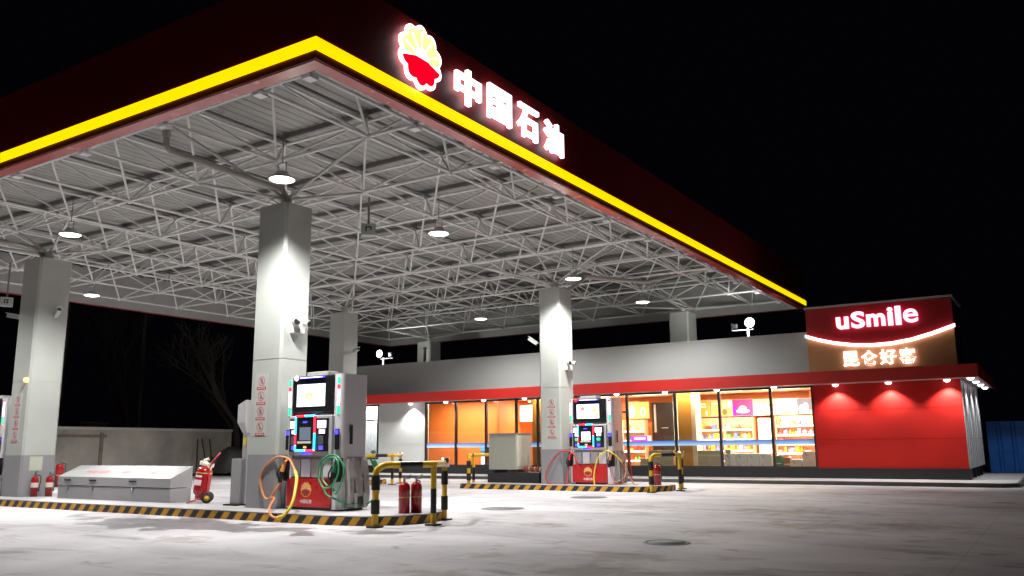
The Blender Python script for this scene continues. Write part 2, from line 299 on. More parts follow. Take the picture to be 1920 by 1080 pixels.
dp=mat('drain_pipe',(.42,.40,.35),.5,var=.1)
for px,y1,z1,l in((-13.1,11.75,6.35,'beige drain pipe elbowing down from the front gutter to the big near column'),(-22.6,11.8,6.4,'beige drain pipe running to the head of the left column')):
    t=MB().tube([(px,8.85,8.3),(px,8.85,6.72),(px,8.95,6.62),(px,y1-.15,z1+.22),(px,y1,z1+.05),(px,y1,z1-.2)],.062,12,spl=1).build('drain_pipe',dp); tag(t,l,'drain pipe','drain pipes under the canopy')
    for zc in (6.85,7.9): MB().cyl((px,8.85,zc),(px,8.85,zc+.1),.08).build('pipe_collar',dp,t)
t=MB().tube([(-13.0,23.6,6.2),(-12.7,24.3,6.75),(-12.0,27.5,7.0),(-9.4,27.6,7.25)],.07,12,spl=1).build('drain_pipe',dp); tag(t,'beige drain pipe crossing the frame behind the far column','drain pipe','drain pipes under the canopy')
# canopy lamps
hous=mat('lamp_housing',(.5,.5,.5),.4)
def canopy_lamp(x,y,zl,label,power=CANOPY_W,first=[None]):
    t=thing('canopy_lamp',(x,y,zl),label,'canopy lamp','round high bay lamps hung from the canopy frame')
    if first[0] is None:
        a=MB().lathe([(.06,.16),(.10,.15),(.13,.09),(.24,.03),(.25,0),(.235,0),(.12,.06)],n=24).build('housing',hous,t)
        b=MB().lathe([(0,-.035),(.1,-.03),(.2,-.008),(.232,.01)],n=24).build('glass',lampglow,t)
        c=MB().bar((-.10,0,.08),(-.10,0,.3),.009).bar((.10,0,.08),(.10,0,.3),.009).box(-.11,.11,-.015,.015,.3,.32).bar((0,0,.32),(0,0,.93),.009).build('bracket',purl,t)
        first[0]=(a,b,c)
    else:
        for o in first[0]: q=o.copy(); COL.objects.link(q); q.parent=t
    spot('lamp_light',(0,0,-.05),power,CONE if y<26 else 166,t,(1,.99,.965),.55,.2); return t
for x,y,l in [(-11.6,10.26,'bright canopy lamp just above and in front of the big near column'),(-18.7,10.35,'bright canopy lamp at the far left between the two front columns'),(-25.7,15.1,'small distant canopy lamp beside the top of the left column'),(-11.7,15.1,'bright canopy lamp hanging near the centre right of the frame'),(-11.75,21.7,'canopy lamp over the far pump column'),(-11.8,26.8,'canopy lamp nearest the shop on the right'),(-18.6,26.7,'small canopy lamp far back towards the shop on the left'),(-26,23.5,'canopy lamp hidden behind the columns at the back left'),(-25.8,10.3,'canopy lamp beyond the left edge of the photo')]:
    canopy_lamp(x,y,6.15,l,CANOPY_W*(.7 if 26<y<29 else 1))
# lit brand sign on the right fascia
sg=thing('fascia_sign',(-8.5,12.6,7.7),'illuminated white Chinese brand lettering with round petal emblem on the canopy fascia','illuminated sign')
def FM(y,z): return Matrix.Translation((CX1+.07,y,z))@Matrix.Rotation(R(90),4,'Z')@Matrix.Rotation(R(90),4,'X')
for ch,y,z in(('中',11.78,7.73),('国',12.82,7.75),('石',13.86,7.75),('油',14.9,7.74)):
    text('letter',ch,.68,.035,.022 if ch!='国' else .012,whl,fitw=.78,M=Matrix.Translation((CX1+.09-(-8.5),y-12.6,z-7.7))@Matrix.Rotation(R(90),4,'Z')@Matrix.Rotation(R(90),4,'X'),parent=sg)
def emblem(parent,X,rad,mw,my,mr,rx=1,th=.04,full=True):
    "petal disc facing +X in the local frame of parent at X(3 floats)"
    def face(poly,x0,x1,m,name):
        n=len(poly); vs=[(X[0]+x1,X[1]+a*rad,X[2]+b*rad) for a,b in poly]+[(X[0]+x0,X[1]+a*rad,X[2]+b*rad) for a,b in poly]
        return MB().add(vs,[tuple(range(n))]+[(i,n+i,n+(i+1)%n,(i+1)%n) for i in range(n)]).build(name,m,parent)
    def petal(r):
        P=[]
        for k in range(120):
            t=2*math.pi*k/120+math.pi/2; q=abs(math.sin(5*(t-math.pi/2)+math.pi/2)); P.append((r*(.86+.14*q)*math.cos(t),r*(.86+.14*q)*math.sin(t)))
        return P
    face(petal(1),0,th,mw,'emblem_rim')
    P=petal(.88)
    up=[p for p in P if p[1]>=-.05]; up.sort(key=lambda p:math.atan2(p[1]+.05,p[0])); 
    face([(.84,-.05)]+[p for p in up if p[1]>-.04]+[(-.84,-.05)],th,th+.012,my,'emblem_sun')
    ry=[]
    for k in range(5):
        a=math.radians(18+36*k); da=.05
        ry.append([(0,-.05),(.78*math.cos(a-da),.78*math.sin(a-da)),(.78*math.cos(a+da),.78*math.sin(a+da))])
    mb=MB()
    for poly in ry:
        mb.add([(X[0]+th+.016,X[1]+p[0]*rad,X[2]+p[1]*rad) for p in poly],[(0,1,2)])
    mb.add([(X[0]+th+.017,X[1]+.33*rad*math.cos(math.pi*k/16),X[2]+rad*(-.05+.33*math.sin(math.pi*k/16))) for k in range(17)],[tuple(range(17))])
    mb.build('emblem_ray',mw,parent)
    lo=[p for p in P if p[1]<-.22]; lo.sort(key=lambda p:math.atan2(p[1],p[0]))
    face(lo+[(.80,-.20),(.0,.03),(-.80,-.20)],th,th+.014,mr,'emblem_hill')
emblem(sg,(CX1+.05+8.5,10.42-12.6,7.79-7.7),.58,whl,mat('emblem_yellow_light',(1,.8,.1),.4,emit=(1,.70,.22),es=1.7),mat('emblem_red_light',(.9,0,.02),.4,emit=(1,.0,.02),es=1.0))
# ---------------------------------------------------------------- shop building
YF=30.2
shop=thing('convenience_store',(0,0,0),'long single storey petrol station shop with red awning, grey parapet and red sign tower','shop')
wgrey=mat('parapet_panel',(.40,.40,.39),.42,var=.04,scale=.7); wwhite=mat('wall_panel_white',(.60,.62,.60),.4,var=.03); wred=mat('wall_panel_red',(.46,.011,.006),.65,var=.08,scale=2,spec=.25,var2=.12,scale2=.8)
MB().box(-29.9,-7.11,YF,YF+.15,3.3,5.02).box(-29.9,-7.11,YF-.03,YF+.2,5.02,5.10).build('parapet',wgrey,shop)
MB().box(-29.9,-2.6,YF+.15,37,3.55,3.7).build('roof',inner,shop)
o=MB().box(-29.9,-7.12,YF-.03,YF+.3,.112,.45).box(-7.12,-2.52,YF-.06,YF+.3,.112,.45).build('plinth',dark,shop)
MB().box(-29.9,-1.93,28.76,28.80,3.19,3.59).box(-1.97,-1.93,28.80,36.3,3.19,3.59).build('awning_fascia',mat('awning_red',(.42,.014,.010),.45,var=.08,scale=1),shop)
MB().box(-29.9,-1.98,28.81,30.199,3.24,3.28).box(-2.5,-1.98,30.2,36.3,3.24,3.28).build('awning_soffit',mat('soffit',(.35,.33,.33),.5),shop)
MB().box(-29.9,-1.94,28.82,30.18,3.55,3.57).build('awning_top',purl,shop)
# sign tower
stp=mat('sign_red',(.34,.006,.012),.4,var=.05); sto=mat('sign_orange',(.55,.24,.10),.45,var=.05)
sm=[(-7.14,4.92),(-6.7,4.76),(-6.2,4.62),(-5.6,4.51),(-5.0,4.465),(-4.4,4.48),(-3.8,4.56),(-3.2,4.71),(-2.5,4.93)]
q=MB().xz([(-7.1,5.86)]+[(max(-7.1,min(-2.55,a)),b) for a,b in sm]+[(-2.55,5.83)],29.98,30.1).build('sign_panel_red',stp,shop)
MB().xz([(-7.1,3.6)]+[(max(-7.1,min(-2.55,a)),b) for a,b in sm][:]+[(-2.55,3.6)],29.981,30.1).build('sign_panel_orange',sto,shop)
MB().box(-7.1,-2.56,30.1,32.6,3.6,5.84).build('sign_tower',mat('tower_side',(.06,.03,.03),.5),shop)
MB().box(-7.14,-2.5,29.94,32.64,5.86,5.92).build('tower_cap',wgrey,shop)
ss=thing('shop_sign',(-4.85,29.95,4.9),'glowing uSmile lettering over a curved white smile line and four Chinese characters','illuminated sign')
hot=mat('sign_letter_light',(.9,.9,.9),.4,emit=(1,.47,.76),es=2.4); hot2=mat('sign_hanzi_light',(.9,.9,.9),.4,emit=(1,.90,.95),es=2.6)
for ch,x,z,wd,h in(('u',-5.88,5.27,.40,.42),('S',-5.38,5.34,.43,.56),('m',-4.82,5.29,.58,.42),('i',-4.37,5.37,.17,.60),('l',-4.13,5.38,.17,.62),('e',-3.76,5.34,.44,.45)):
    text('letter',ch,h,.03,.03 if ch!='e' else .012,hot,fitw=wd,M=Matrix.Translation((x+4.85,-.06,z-4.9))@Matrix.Rotation(R(90),4,'X'),parent=ss)
for ch,x in(('昆',-5.70),('仑',-5.13),('好',-4.55),('客',-3.96)):
    text('letter',ch,.50,.03,.014,hot2,fitw=.50,M=Matrix.Translation((x+4.85,-.05,4.05-4.9))@Matrix.Rotation(R(90),4,'X'),parent=ss)
mb=MB(); N_=len(sm); up=[(a,b+.05) for a,b in sm]; lo=[(a,b-.05) for a,b in sm]
vs=[(a+4.85,y,b-4.9) for y in(-.07,.02) for a,b in up+lo]
for i in range(N_-1): mb.add(vs,[(i,i+1,N_+i+1,N_+i),(i,2*N_+i,2*N_+i+1,i+1),(N_+i,N_+i+1,3*N_+i+1,3*N_+i)])
mb.build('smile_line',whl,ss)
# walls
MB().box(-7.1,-2.55,YF,YF+.2,.45,1.385).box(-7.1,-2.55,YF,YF+.2,1.397,2.355).box(-7.1,-2.55,YF,YF+.2,2.367,3.3).box(-7.09,-2.56,YF+.008,YF+.1,.46,3.3).build('red_wall',wred,shop)
MB().box(-26.85,-24.05,YF,YF+.2,.45,1.37).box(-26.85,-24.05,YF,YF+.2,1.382,2.345).box(-26.85,-24.05,YF,YF+.2,2.357,3.3).box(-26.84,-24.06,YF+.008,YF+.1,.46,3.3).build('white_wall',wwhite,shop)
sw=MB(); k=0; y=YF+.02
while y<35.9:
    x0=-2.52 if k%2==0 else -2.60
    sw.box(-2.75,x0,y,y+.345,.45,1.39).box(-2.75,x0,y,y+.345,1.40,2.6).box(-2.75,x0,y,y+.345,2.61,3.24); y+=.35;k+=1
sw.build('side_wall',wwhite,shop)
b=MB().box(-2.72,-2.66,YF+.24,36.0,.112,.45)
for y in(31.0,32.3,33.6,34.9): b.box(-2.66,-2.54,y,y+.1,.112,.449)
b.build('side_plinth',dark,shop)
MB().box(-29.9,-2.76,36.6,36.8,.112,3.5).build('back_wall',wgrey,shop)
orange=mat('interior_orange',(.72,.205,.04),.5,var=.05); amber=mat('amber_pillar',(.62,.27,.04),.5,var=.05); infl=mat('shop_floor',(.55,.48,.40),.25,var=.05); inceil=mat('shop_ceiling',(.85,.75,.6),.6,var=.03)
MB().box(-27.0,-2.8,YF+.32,36.5,.28,.31).build('shop_floor_slab',infl,shop); MB().box(-29.8,-2.8,YF+.22,36.5,3.35,3.38).build('shop_ceiling',inceil,shop)
MB().box(-24.0,-7.15,34.95,35.1,.31,3.35).box(-26.8,-20.95,32.1,32.22,.31,3.34).box(-20.93,-20.85,31.3,34.94,.31,3.34).box(-18.1,-16.4,31.6,31.72,.31,3.34).build('interior_wall',orange,shop)
MB().box(-7.14,-7.02,YF+.21,35.1,.31,3.34).box(-8.2,-7.15,34.3,34.36,.31,3.34).build('interior_side_wall',orange,shop)
MB().box(-12.25,-11.72,30.7,31.3,.31,3.34).box(-18.75,-18.2,30.7,31.3,.31,3.34).build('interior_pillar',amber,shop)
MB().box(-11.72,-11.55,30.72,31.28,.31,3.34).build('pillar_side',mat('pale_peach',(.85,.62,.42),.5),shop)
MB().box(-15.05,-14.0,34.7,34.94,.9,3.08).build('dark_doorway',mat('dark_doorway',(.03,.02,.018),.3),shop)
MB().box(-14.93,-14.84,34.66,34.7,1.8,3.0).box(-14.6,-14.3,34.66,34.7,1.97,2.0).build('door_trim',alu,shop)
MB().box(-29.9,-26.9,33.2,33.3,.45,3.3).box(-27.0,-26.9,YF+.21,33.2,.45,3.3).build('office_wall',wwhite,shop)
fr=mat('window_frame',(.03,.022,.02),.35)
glass=bpy.data.materials.new('window_glass'); glass.use_nodes=True; nt=glass.node_tree; nt.nodes.remove(nt.nodes['Principled BSDF'])
tr_=nt.nodes.new('ShaderNodeBsdfTransparent'); gl=nt.nodes.new('ShaderNodeBsdfGlossy'); gl.inputs['Roughness'].default_value=.03; fz=nt.nodes.new('ShaderNodeFresnel'); fz.inputs[0].default_value=1.45
tr_.inputs[0].default_value=(.93,.95,.94,1); mxs=nt.nodes.new('ShaderNodeMixShader'); nt.links.new(fz.outputs[0],mxs.inputs[0]); nt.links.new(tr_.outputs[0],mxs.inputs[1]); nt.links.new(gl.outputs[0],mxs.inputs[2]); nt.links.new(mxs.outputs[0],nt.nodes['Material Output'].inputs[0])
bluef=bpy.data.materials.new('blue_safety_strip'); bluef.use_nodes=True; nt=bluef.node_tree; b=nt.nodes['Principled BSDF']; tcg=nt.nodes.new('ShaderNodeNewGeometry'); sp=nt.nodes.new('ShaderNodeSeparateXYZ'); mr=nt.nodes.new('ShaderNodeMapRange'); mr.inputs[1].default_value=1.24;mr.inputs[2].default_value=1.42
cr=nt.nodes.new('ShaderNodeValToRGB'); cr.color_ramp.elements[0].color=(.5,.72,.95,1); cr.color_ramp.elements[1].color=(.02,.16,.65,1)
nt.links.new(tcg.outputs['Position'],sp.inputs[0]); nt.links.new(sp.outputs[2],mr.inputs[0]); nt.links.new(mr.outputs[0],cr.inputs[0]); nt.links.new(cr.outputs[0],b.inputs['Base Color']); nt.links.new(cr.outputs[0],b.inputs['Emission Color']); b.inputs['Emission Strength'].default_value=.45
mul=[-24.05,-22.39,-20.78,-19.24,-18.18,-15.9,-14.13,-12.16,-10.44,-8.56,-7.1]
for i in range(len(mul)-1):
    x0,x1=mul[i],mul[i+1]; f=MB().box(x0-.045,x0+.045,YF-.02,YF+.1,.45,3.24).box(x0+.045,x1-.045,YF,YF+.08,.45,.50).box(x0+.045,x1-.045,YF,YF+.08,3.17,3.24)
    if i==len(mul)-2: f.box(x1-.06,x1-.001,YF-.02,YF+.1,.45,3.24)
    if x0==-15.9: f.box(x0+.045,x1-.045,YF,YF+.08,2.5,2.56).box((x0+x1)/2-.04,(x0+x1)/2+.04,YF,YF+.08,.5,2.5)
    o=f.build('window_frame',fr,shop)
    MB().box(x0+.045,x1-.045,YF+.03,YF+.038,.50,3.17).build('pane',glass,o)
    MB().box(x0+.046,x1-.046,YF+.022,YF+.027,1.235,1.42).build('blue_safety_strip',bluef,o)
for x0,x1 in((-28.6,-26.9),):
    o=MB().box(x0,x1,YF,YF+.08,.72,.78).box(x0,x1,YF,YF+.08,2.5,2.56).box(x0,x0+.06,YF,YF+.08,.78,3.2).box(x1-.06,x1,YF,YF+.08,.78,3.2).box(x0,x1,YF,YF+.08,3.17,3.24).build('window_frame',fr,shop)
    MB().box(x0+.06,x1-.06,YF+.03,YF+.038,.78,3.17).build('pane',glass,o)
MB().box(-29.9,-26.86,YF,YF+.15,.45,.719).box(-29.9,-28.61,YF,YF+.15,.72,3.3).build('white_wall',wwhite,shop)
cv=MB(); 
for k in range(16): x=-28.5+.1*k; cv.cyl((x,YF+.75,.8),(x,YF+.75,3.2),.055,n=6,caps=False)
tag(cv.build('curtain',mat('white_curtain',(.85,.85,.87),.8)),'white curtain drawn behind the office window left of the shop','curtain')
t=MB().lathe([(.07,.0),(.09,.16),(.08,.16)],(-27.3,YF+.16,.79),10).build('potted_plant',cream); tag(t,'small potted plant on the office window sill','potted plant')
lf=MB()
for k in range(14):
    a=k*2.4; lf.add([(-27.3,YF+.16,.95),(-27.3+.13*math.cos(a),YF+.16+.1*math.sin(a),1.08+.03*(k%4)),(-27.3+.16*math.cos(a+.3),YF+.16+.1*math.sin(a+.3),1.04+.04*(k%4))],[(0,1,2)])
lf.build('leaf',mat('leaf_green',(.03,.09,.03),.5),t)
# shop ceiling lights; slim ones by the glass are added fill for pillar and cartons
def ceil_light(x,y,wd,dp,p,label,col=(1,.86,.66)):
    t=thing('ceiling_light',(x,y,3.32),label,'ceiling light','flat lamps in the shop ceiling'); MB().box(-wd/2,wd/2,-dp/2,dp/2,-.02,.02).build('diffuser',mat('diffuser',(1,1,1),.4,emit=(1,.9,.7),es=2.5),t)
    l=bpy.data.lights.new('ceiling_lamp','AREA'); l.shape='RECTANGLE'; l.size=wd; l.size_y=dp; l.energy=p*2.2; l.color=col; o=bpy.data.objects.new('ceiling_lamp',l); COL.objects.link(o); o.parent=t; o.location=(0,0,-.04)
for x,y,wd,dp,p,l in((-8.8,32.3,1.4,.5,165,'rightmost flat ceiling lamp in the shop above the window with white crates'),(-10.9,32.3,1.2,.5,165,'flat ceiling lamp in the shop right of the amber pillar'),(-14.2,32.6,1.4,.5,90,'flat ceiling lamp before the dark doorway'),(-19.6,32.6,1.2,.5,60,'flat ceiling lamp in front of the big wall screen'),(-17,33.2,1.2,.5,80,'flat ceiling lamp hidden behind the far column'),(-22.6,30.9,3.0,.9,110,'long ceiling lamp over the plain orange wall'),(-11.9,30.45,2.2,.2,30,'added slim fill lamp close to the glass in front of the amber pillar'),(-8.7,30.45,2.2,.2,45,'added slim fill lamp close to the glass over the white cartons'),(-17.5,30.45,2.0,.2,40,'added slim fill lamp close to the glass behind the far column')): ceil_light(x,y,wd,dp,p,l)
ceil_light(-27.8,30.6,1.6,.25,75,'flat ceiling lamp in the white office',(.95,.98,1))
for k,(x,y) in enumerate([(-20.5,32.2),(-20.1,31.6),(-19.6,31.9),(-19.2,33),(-18.9,31.5)]):
    t=MB().lathe([(0,-.06),(.05,-.05),(.06,0),(.07,.02)],(x,y,3.2),10).build('ceiling_spotlight',mat('spot_glow',(1,.8,.5),.4,emit=(1,.75,.4),es=5)); tag(t,'tiny warm spotlight under the orange ceiling near the big screen','spotlight','warm spotlights near the screen')
MB().box(-20.8,-18.2,31.3,34.9,3.29,3.3).build('orange_ceiling',orange,shop)
def glow_panel(name,x0,x1,y,z0,z1,label,cat,base,es,shapes=(),group=None,frame=alu):
    "backlit flat panel with a printed picture made of flat shapes"
    t=thing(name,((x0+x1)/2,y,z0),label,cat,group); wd=x1-x0; h=z1-z0
    MB().box(-wd/2-.02,wd/2+.02,.01,.06,-.02,h+.02).build('frame',frame,t); MB().box(-wd/2,wd/2,0,.012,0,h).build('lit_face',mat('lit_%s'%('_'.join(str(int(c*100)) for c in base)+str(int(es*10))),base,.4,emit=base,es=es),t)
    for i,(kind,cx,cz,a,b,c) in enumerate(shapes):
        mb=MB(); yy=-.004-.003*i
        if kind=='r': mb.add([((cx-a-.5)*wd,yy,(cz-b)*h),((cx+a-.5)*wd,yy,(cz-b)*h),((cx+a-.5)*wd,yy,(cz+b)*h),((cx-a-.5)*wd,yy,(cz+b)*h)],[(0,1,2,3)])
        else: mb.add([((cx-.5+a*math.cos(2*math.pi*k/18))*wd,yy,(cz+b*math.sin(2*math.pi*k/18))*h) for k in range(18)],[tuple(range(18))])
        mb.build('printed_shape',mat('ink_%s'%('_'.join(str(int(q*100)) for q in c)+str(int(es*10))),c,.4,emit=c,es=es*.9),t)
    return t
W_=(1,.93,.97)
glow_panel('wall_screen',-20.78,-18.85,31.75+1.2,2.36,3.08,'wide bright white and blue screen on the orange wall left of the far column','screen',(1,.95,1),1.7,[('r',.12,.8,.11,.16,(.25,.45,1)),('r',.2,.15,.14,.05,(.45,.5,1)),('r',.72,.42,.12,.03,(.6,.5,.6)),('r',.76,.5,.05,.03,(.65,.55,.65))])
GP='backlit posters over the shop shelves'
glow_panel('poster',-12.95,-12.36,34.6,2.42,3.10,'orange backlit poster with pale lettering stripe, leftmost of the poster row','poster',(.9,.28,.05),1.2,[('r',.4,.75,.3,.05,(1,.7,.5)),('r',.4,.6,.34,.05,(1,.75,.5)),('o',.75,.2,.08,.16,(1,.6,.5))],GP)
glow_panel('poster',-12.31,-11.42,34.6,2.42,3.08,'orange and white backlit poster with a brown bottle','poster',(1,.45,.12),1.2,[('r',.2,.5,.2,.5,(.95,.4,.12)),('r',.2,.78,.15,.04,(1,.9,.8)),('o',.65,.6,.07,.36,(.9,.6,.4)),('o',.65,.25,.12,.2,(.4,.1,.03)),('r',.9,.75,.09,.2,(1,1,1))],GP)
glow_panel('poster',-11.38,-10.55,34.6,2.42,3.07,'magenta backlit poster with a food bowl on a plate','poster',(.85,.02,.18),1.1,[('o',.5,.28,.34,.13,(1,.75,.7)),('o',.5,.42,.2,.2,(.9,.95,1)),('o',.45,.42,.08,.1,(.15,.25,.6)),('o',.55,.52,.1,.1,(.35,.4,.2)),('r',.08,.3,.08,.3,(.8,.0,.5))],GP)
glow_panel('poster',-10.51,-9.66,34.6,2.42,3.05,'white backlit poster with a green top edge','poster',(.97,1,.97),1.3,[('r',.5,.86,.5,.14,(.25,.85,.25)),('r',.2,.7,.1,.08,(.4,.9,.4)),('o',.85,.62,.13,.13,(.85,.15,.3))],GP)
glow_panel('poster',-9.62,-8.71,34.6,2.42,3.04,'large white backlit poster with orange fruit along its foot','poster',(1,1,1),1.4,[('o',.45,.12,.22,.12,(1,.6,.2)),('o',.7,.2,.1,.12,(1,.75,.3)),('r',.12,.06,.12,.06,(.9,.2,.3)),('r',.9,.08,.1,.07,(.9,.25,.3))],GP)
glow_panel('poster',-8.68,-8.15,34.28,2.42,3.0,'dark backlit poster with a white splash, rightmost of the poster row','poster',(.10,.10,.16),1,[('o',.3,.3,.2,.3,(1,1,1)),('o',.6,.45,.2,.3,(.9,.9,.95)),('r',.75,.12,.25,.1,(1,1,1))],GP)
glow_panel('poster',-16.2,-15.62,34.6,2.42,3.14,'yellow backlit poster seen beside the right edge of the far pump','poster',(1,.62,.12),1.5,[('o',.4,.4,.3,.35,(1,.9,.7))],GP)
glow_panel('poster',-15.6,-15.15,34.62,2.42,3.12,'orange backlit poster with a pale ring, left of the dark doorway','poster',(1,.5,.1),1.5,[('o',.4,.4,.3,.3,(1,.8,.6)),('o',.4,.4,.18,.18,(1,.5,.15))],GP)
glow_panel('counter_sign',-15.28,-14.41,33,1.43,1.63,'magenta glowing counter sign behind the blue window strip','counter sign',(1,.03,.55),1.3,[('r',.45,.5,.3,.2,(1,.7,.9)),('r',.93,.5,.07,.5,(1,.95,1))])
glow_panel('kiosk_screen',-21.42,-21.05,30.75,.5,1.25,'small white self service screen with a blue header near the orange wall','screen',(.97,.98,1),1.5,[('r',.5,.87,.5,.13,(.1,.5,1)),('r',.5,.7,.5,.04,(.02,.04,.1))],None,black)
# shelves with goods
rc=random.Random(3); gm=[mat('packet_%s'%n,c,.4,var=.15,scale=9,emit=c,es=.35) for n,c in(('red',(.75,.08,.05)),('yellow',(.9,.6,.05)),('white',(.9,.85,.8)),('green',(.15,.5,.12)),('blue',(.15,.2,.7)),('orange',(.9,.35,.05)),('pink',(.9,.35,.5)),('brown',(.3,.15,.06)))]  # packets emit a little of their own colour, standing in for shelf lighting
shm=mat('shelf_board',(.85,.6,.35),.5); lit=mat('shelf_light',(1,1,1),.4,emit=(1,.88,.75),es=2.6)
def shelf(x0,x1,y,label,levels,z1=2.35):
    t=thing('display_shelf',((x0+x1)/2,y,.31),label,'shelf unit','display shelves in the shop'); wd=x1-x0
    MB().box(-wd/2,wd/2,.3,.34,0,z1-.31).box(-wd/2-.03,-wd/2,-.02,.34,0,z1-.31).box(wd/2,wd/2+.03,-.02,.34,0,z1-.31).build('shelf_case',shm,t)
    for z in levels:
        MB().box(-wd/2,wd/2,-.05,.3,z-.33,z-.31).build('shelf_board',shm,t); MB().box(-wd/2,wd/2,-.065,-.051,z-.35,z-.285).build('price_rail',lit,t)
        x=x0+.04
        while x<x1-.12:
            wi=rc.choice((.1,.13,.17,.22)); hh=rc.choice((.12,.17,.22,.26)); m=rc.choice(gm)
            if x+wi>x1: break
            if rc.random()<.5: o=MB().box(x,x+wi-.015,y+.0,y+.22,z-.0+.001,z+hh).build('goods_packet',m)
            else: o=MB().lathe([(0,0),(wi*.45,0),(wi*.45,hh*.7),(wi*.2,hh*.85),(wi*.18,hh+.03),(0,hh+.03)],(x+wi/2,y+.1,z+.002),8).build('goods_packet',m)
            tag(o,'small bright packet or bottle standing on a shop shelf','goods','goods on the shop shelves'); x+=wi+.01
shelf(-12.92,-11.75,34.4,'lit display shelf just right of the amber pillar below the orange posters',(.6,1.0,1.45,1.85)); shelf(-11.68,-10.55,34.4,'lit display shelf below the magenta poster',(.6,1.0,1.45,1.85)); shelf(-9.45,-7.95,33.9,'wide lit display shelf at the right end beside the red wall',(.55,.9,1.25,1.6,1.95)); shelf(-16.2,-15.2,34.2,'lit display shelf seen between the far pump and the dark doorway',(.6,1.0,1.45,1.85))
MB().box(-10.38,-9.8,34.6,34.66,.31,2.3).build('white_panel',wwhite,shop)
# cartons stacked behind the glass
card=mat('cardboard',(.42,.36,.24),.8,var=.1,scale=4); wcar=mat('white_carton',(.62,.62,.62),.7,var=.06); gcar=mat('green_carton',(.06,.22,.12),.7); rcar=mat('brown_red_carton',(.35,.12,.07),.7); tape=mat('carton_print',(.28,.28,.30),.7); ct2=mat('tape',(.6,.5,.35),.6)
def carton(x0,x1,y,z0,z1,m,label,group=None,pr=True):
    t=MB().box(x0,x1,y,y+.35,z0,z1).build('carton',m,bevel=.006); tag(t,label,'carton',group)
    if pr and m is wcar: MB().xz([(x0+.1,z1-.05),(x0+.2,z1-.16),(x0+.17,z1-.17),(x0+.08,z1-.07)],y-.003,y-.001).build('printed_mark',tape,t)
    elif pr: MB().box(x0+.005,x1-.005,y-.003,y-.0005,(z0+z1)/2-.02,(z0+z1)/2+.02).build('tape_strip',ct2 if m is card else wcar,t)
    return t
carton(-13.9,-13.57,30.75,.312,.74,card,'small brown carton at the left end of the cartons, beside a bigger stack')
for i in range(2):
    for j in range(2): carton(-13.53+.5*i,-13.04+.5*i,30.75,.312+.37*j,.68+.37*j,card,'brown carton in the two by two stack left of the amber pillar','brown cartons left of the amber pillar')
for i in range(2):
    for j in range(2): carton(-11.71+.52*i,-11.2+.52*i,30.75,.312+.37*j,.68+.37*j,card,'brown carton in the two by two stack right of the amber pillar','brown cartons right of the amber pillar')
for i in range(4):
    for j in range(2): carton(-10.54+.43*i,-10.12+.43*i,30.75,.312+.31*j,.62+.31*j,wcar,'white carton with a grey printed mark in the long low stack','white cartons in the long low stack')
carton(-10.5,-10.3,30.76,.935,1.07,tape,'small grey box on top of the left end of the white cartons')
carton(-8.7,-8.47,30.75,.312,.85,gcar,'dark green carton between the white stack and the brownish one'); carton(-8.42,-8.2,30.9,.312,.79,rcar,'reddish brown open carton right of the green one'); carton(-8.17,-7.77,30.75,.312,.73,wcar,'single low white carton in the last window'); carton(-7.74,-7.2,30.75,.312,1.0,wcar,'tall pale carton at the right end of the last window')
# downlights under the awning
def downlight(x,y,label,p,col=(1,.95,.93),first=[None]):
    t=thing('awning_downlight',(x,y,3.24),label,'downlight','dome downlights under the shop awning')
    if not first[0]: first[0]=(MB().lathe([(.12,0),(.125,-.02),(.1,-.03)],n=16).build('rim',alu,t),MB().lathe([(0,-.10),(.05,-.09),(.09,-.06),(.115,-.01)],n=16).build('dome',pinkglow,t))
    else:
        for o in first[0]: c=o.copy(); COL.objects.link(c); c.parent=t
    spot('downlight_lamp',(0,0,-.14),p,120,t,col,.6,.05)
DL=[(-24.75,'over the white wall panel'),(-22.75,'where the white wall meets the first orange window'),(-20.6,'over the second dark window bar'),(-18.55,'above the big wall screen'),(-16.4,'hidden behind the far column'),(-14.35,'just right of the far pump'),(-12.35,'over the amber pillar'),(-10.35,'over the window with brown cartons'),(-8.3,'over the window with white cartons'),(-6.28,'leftmost of the three on the red wall'),(-4.62,'middle one of the three on the red wall'),(-2.9,'rightmost of the three on the red wall')]
for i,(x,l) in enumerate(DL): downlight(x,29.78 if 1<i<9 else 29.95,'small dome downlight under the red awning, '+l,300 if i in(0,1) else (260 if i>8 else 12))
for i,y in enumerate((29.5,31.4,33.3,35.2)): downlight(-2.2,y,'dome downlight under the side awning, %s from the front corner'%('first','second','third','fourth')[i],80,(.95,.95,1))
# roof floodlights
def flood(x,y,zb,z,label,rz,p,tilt,sx=1):
    t=thing('floodlight_post',(x,y,zb),label,'floodlight','floodlights on the shop roof',0)
    h=z-zb; MB().cyl((0,0,-1.4),(0,0,h),.05,.045,10).bar((-sx*.6,0,h-.06),(sx*.2,0,h-.06),.018).build('post',boxg,t)
    f=MB().lathe([(0,.12),(.08,.1),(.17,.0),(.19,-.06),(.17,-.07)],(sx*.12,-.1,h+.18),20,axis='y').build('flood_housing',hous,t)
    MB().lathe([(0,-.14),(.08,-.125),(.14,-.09),(.17,-.05)],(sx*.12,-.1,h+.18),20,axis='y').build('flood_glass',mat('flood_glass',(1,1,1),.3,emit=(1,1,.93),es=14),f)
    MB().box(-sx*.5-.09,-sx*.5+.09,-.1,.08,h+.02,h+.18).box(-sx*.5-.12,-sx*.5-.10,-.05,.05,h-.06,h+.22).build('unlit_head',black,t)
    spot('flood_lamp',(sx*.12,-.32,h+.18),p,150,t,(1,1,.95),.5,.2,(R(tilt),0,rz))
flood(-9.45,31,5.1,5.52,'bright floodlight on the right of the shop roof near the sign tower',R(10),700,70)
flood(-27.35,31,5.1,5.55,'bright floodlight on the left of the shop roof beside the vent pipe',R(-20),500,70,-1)
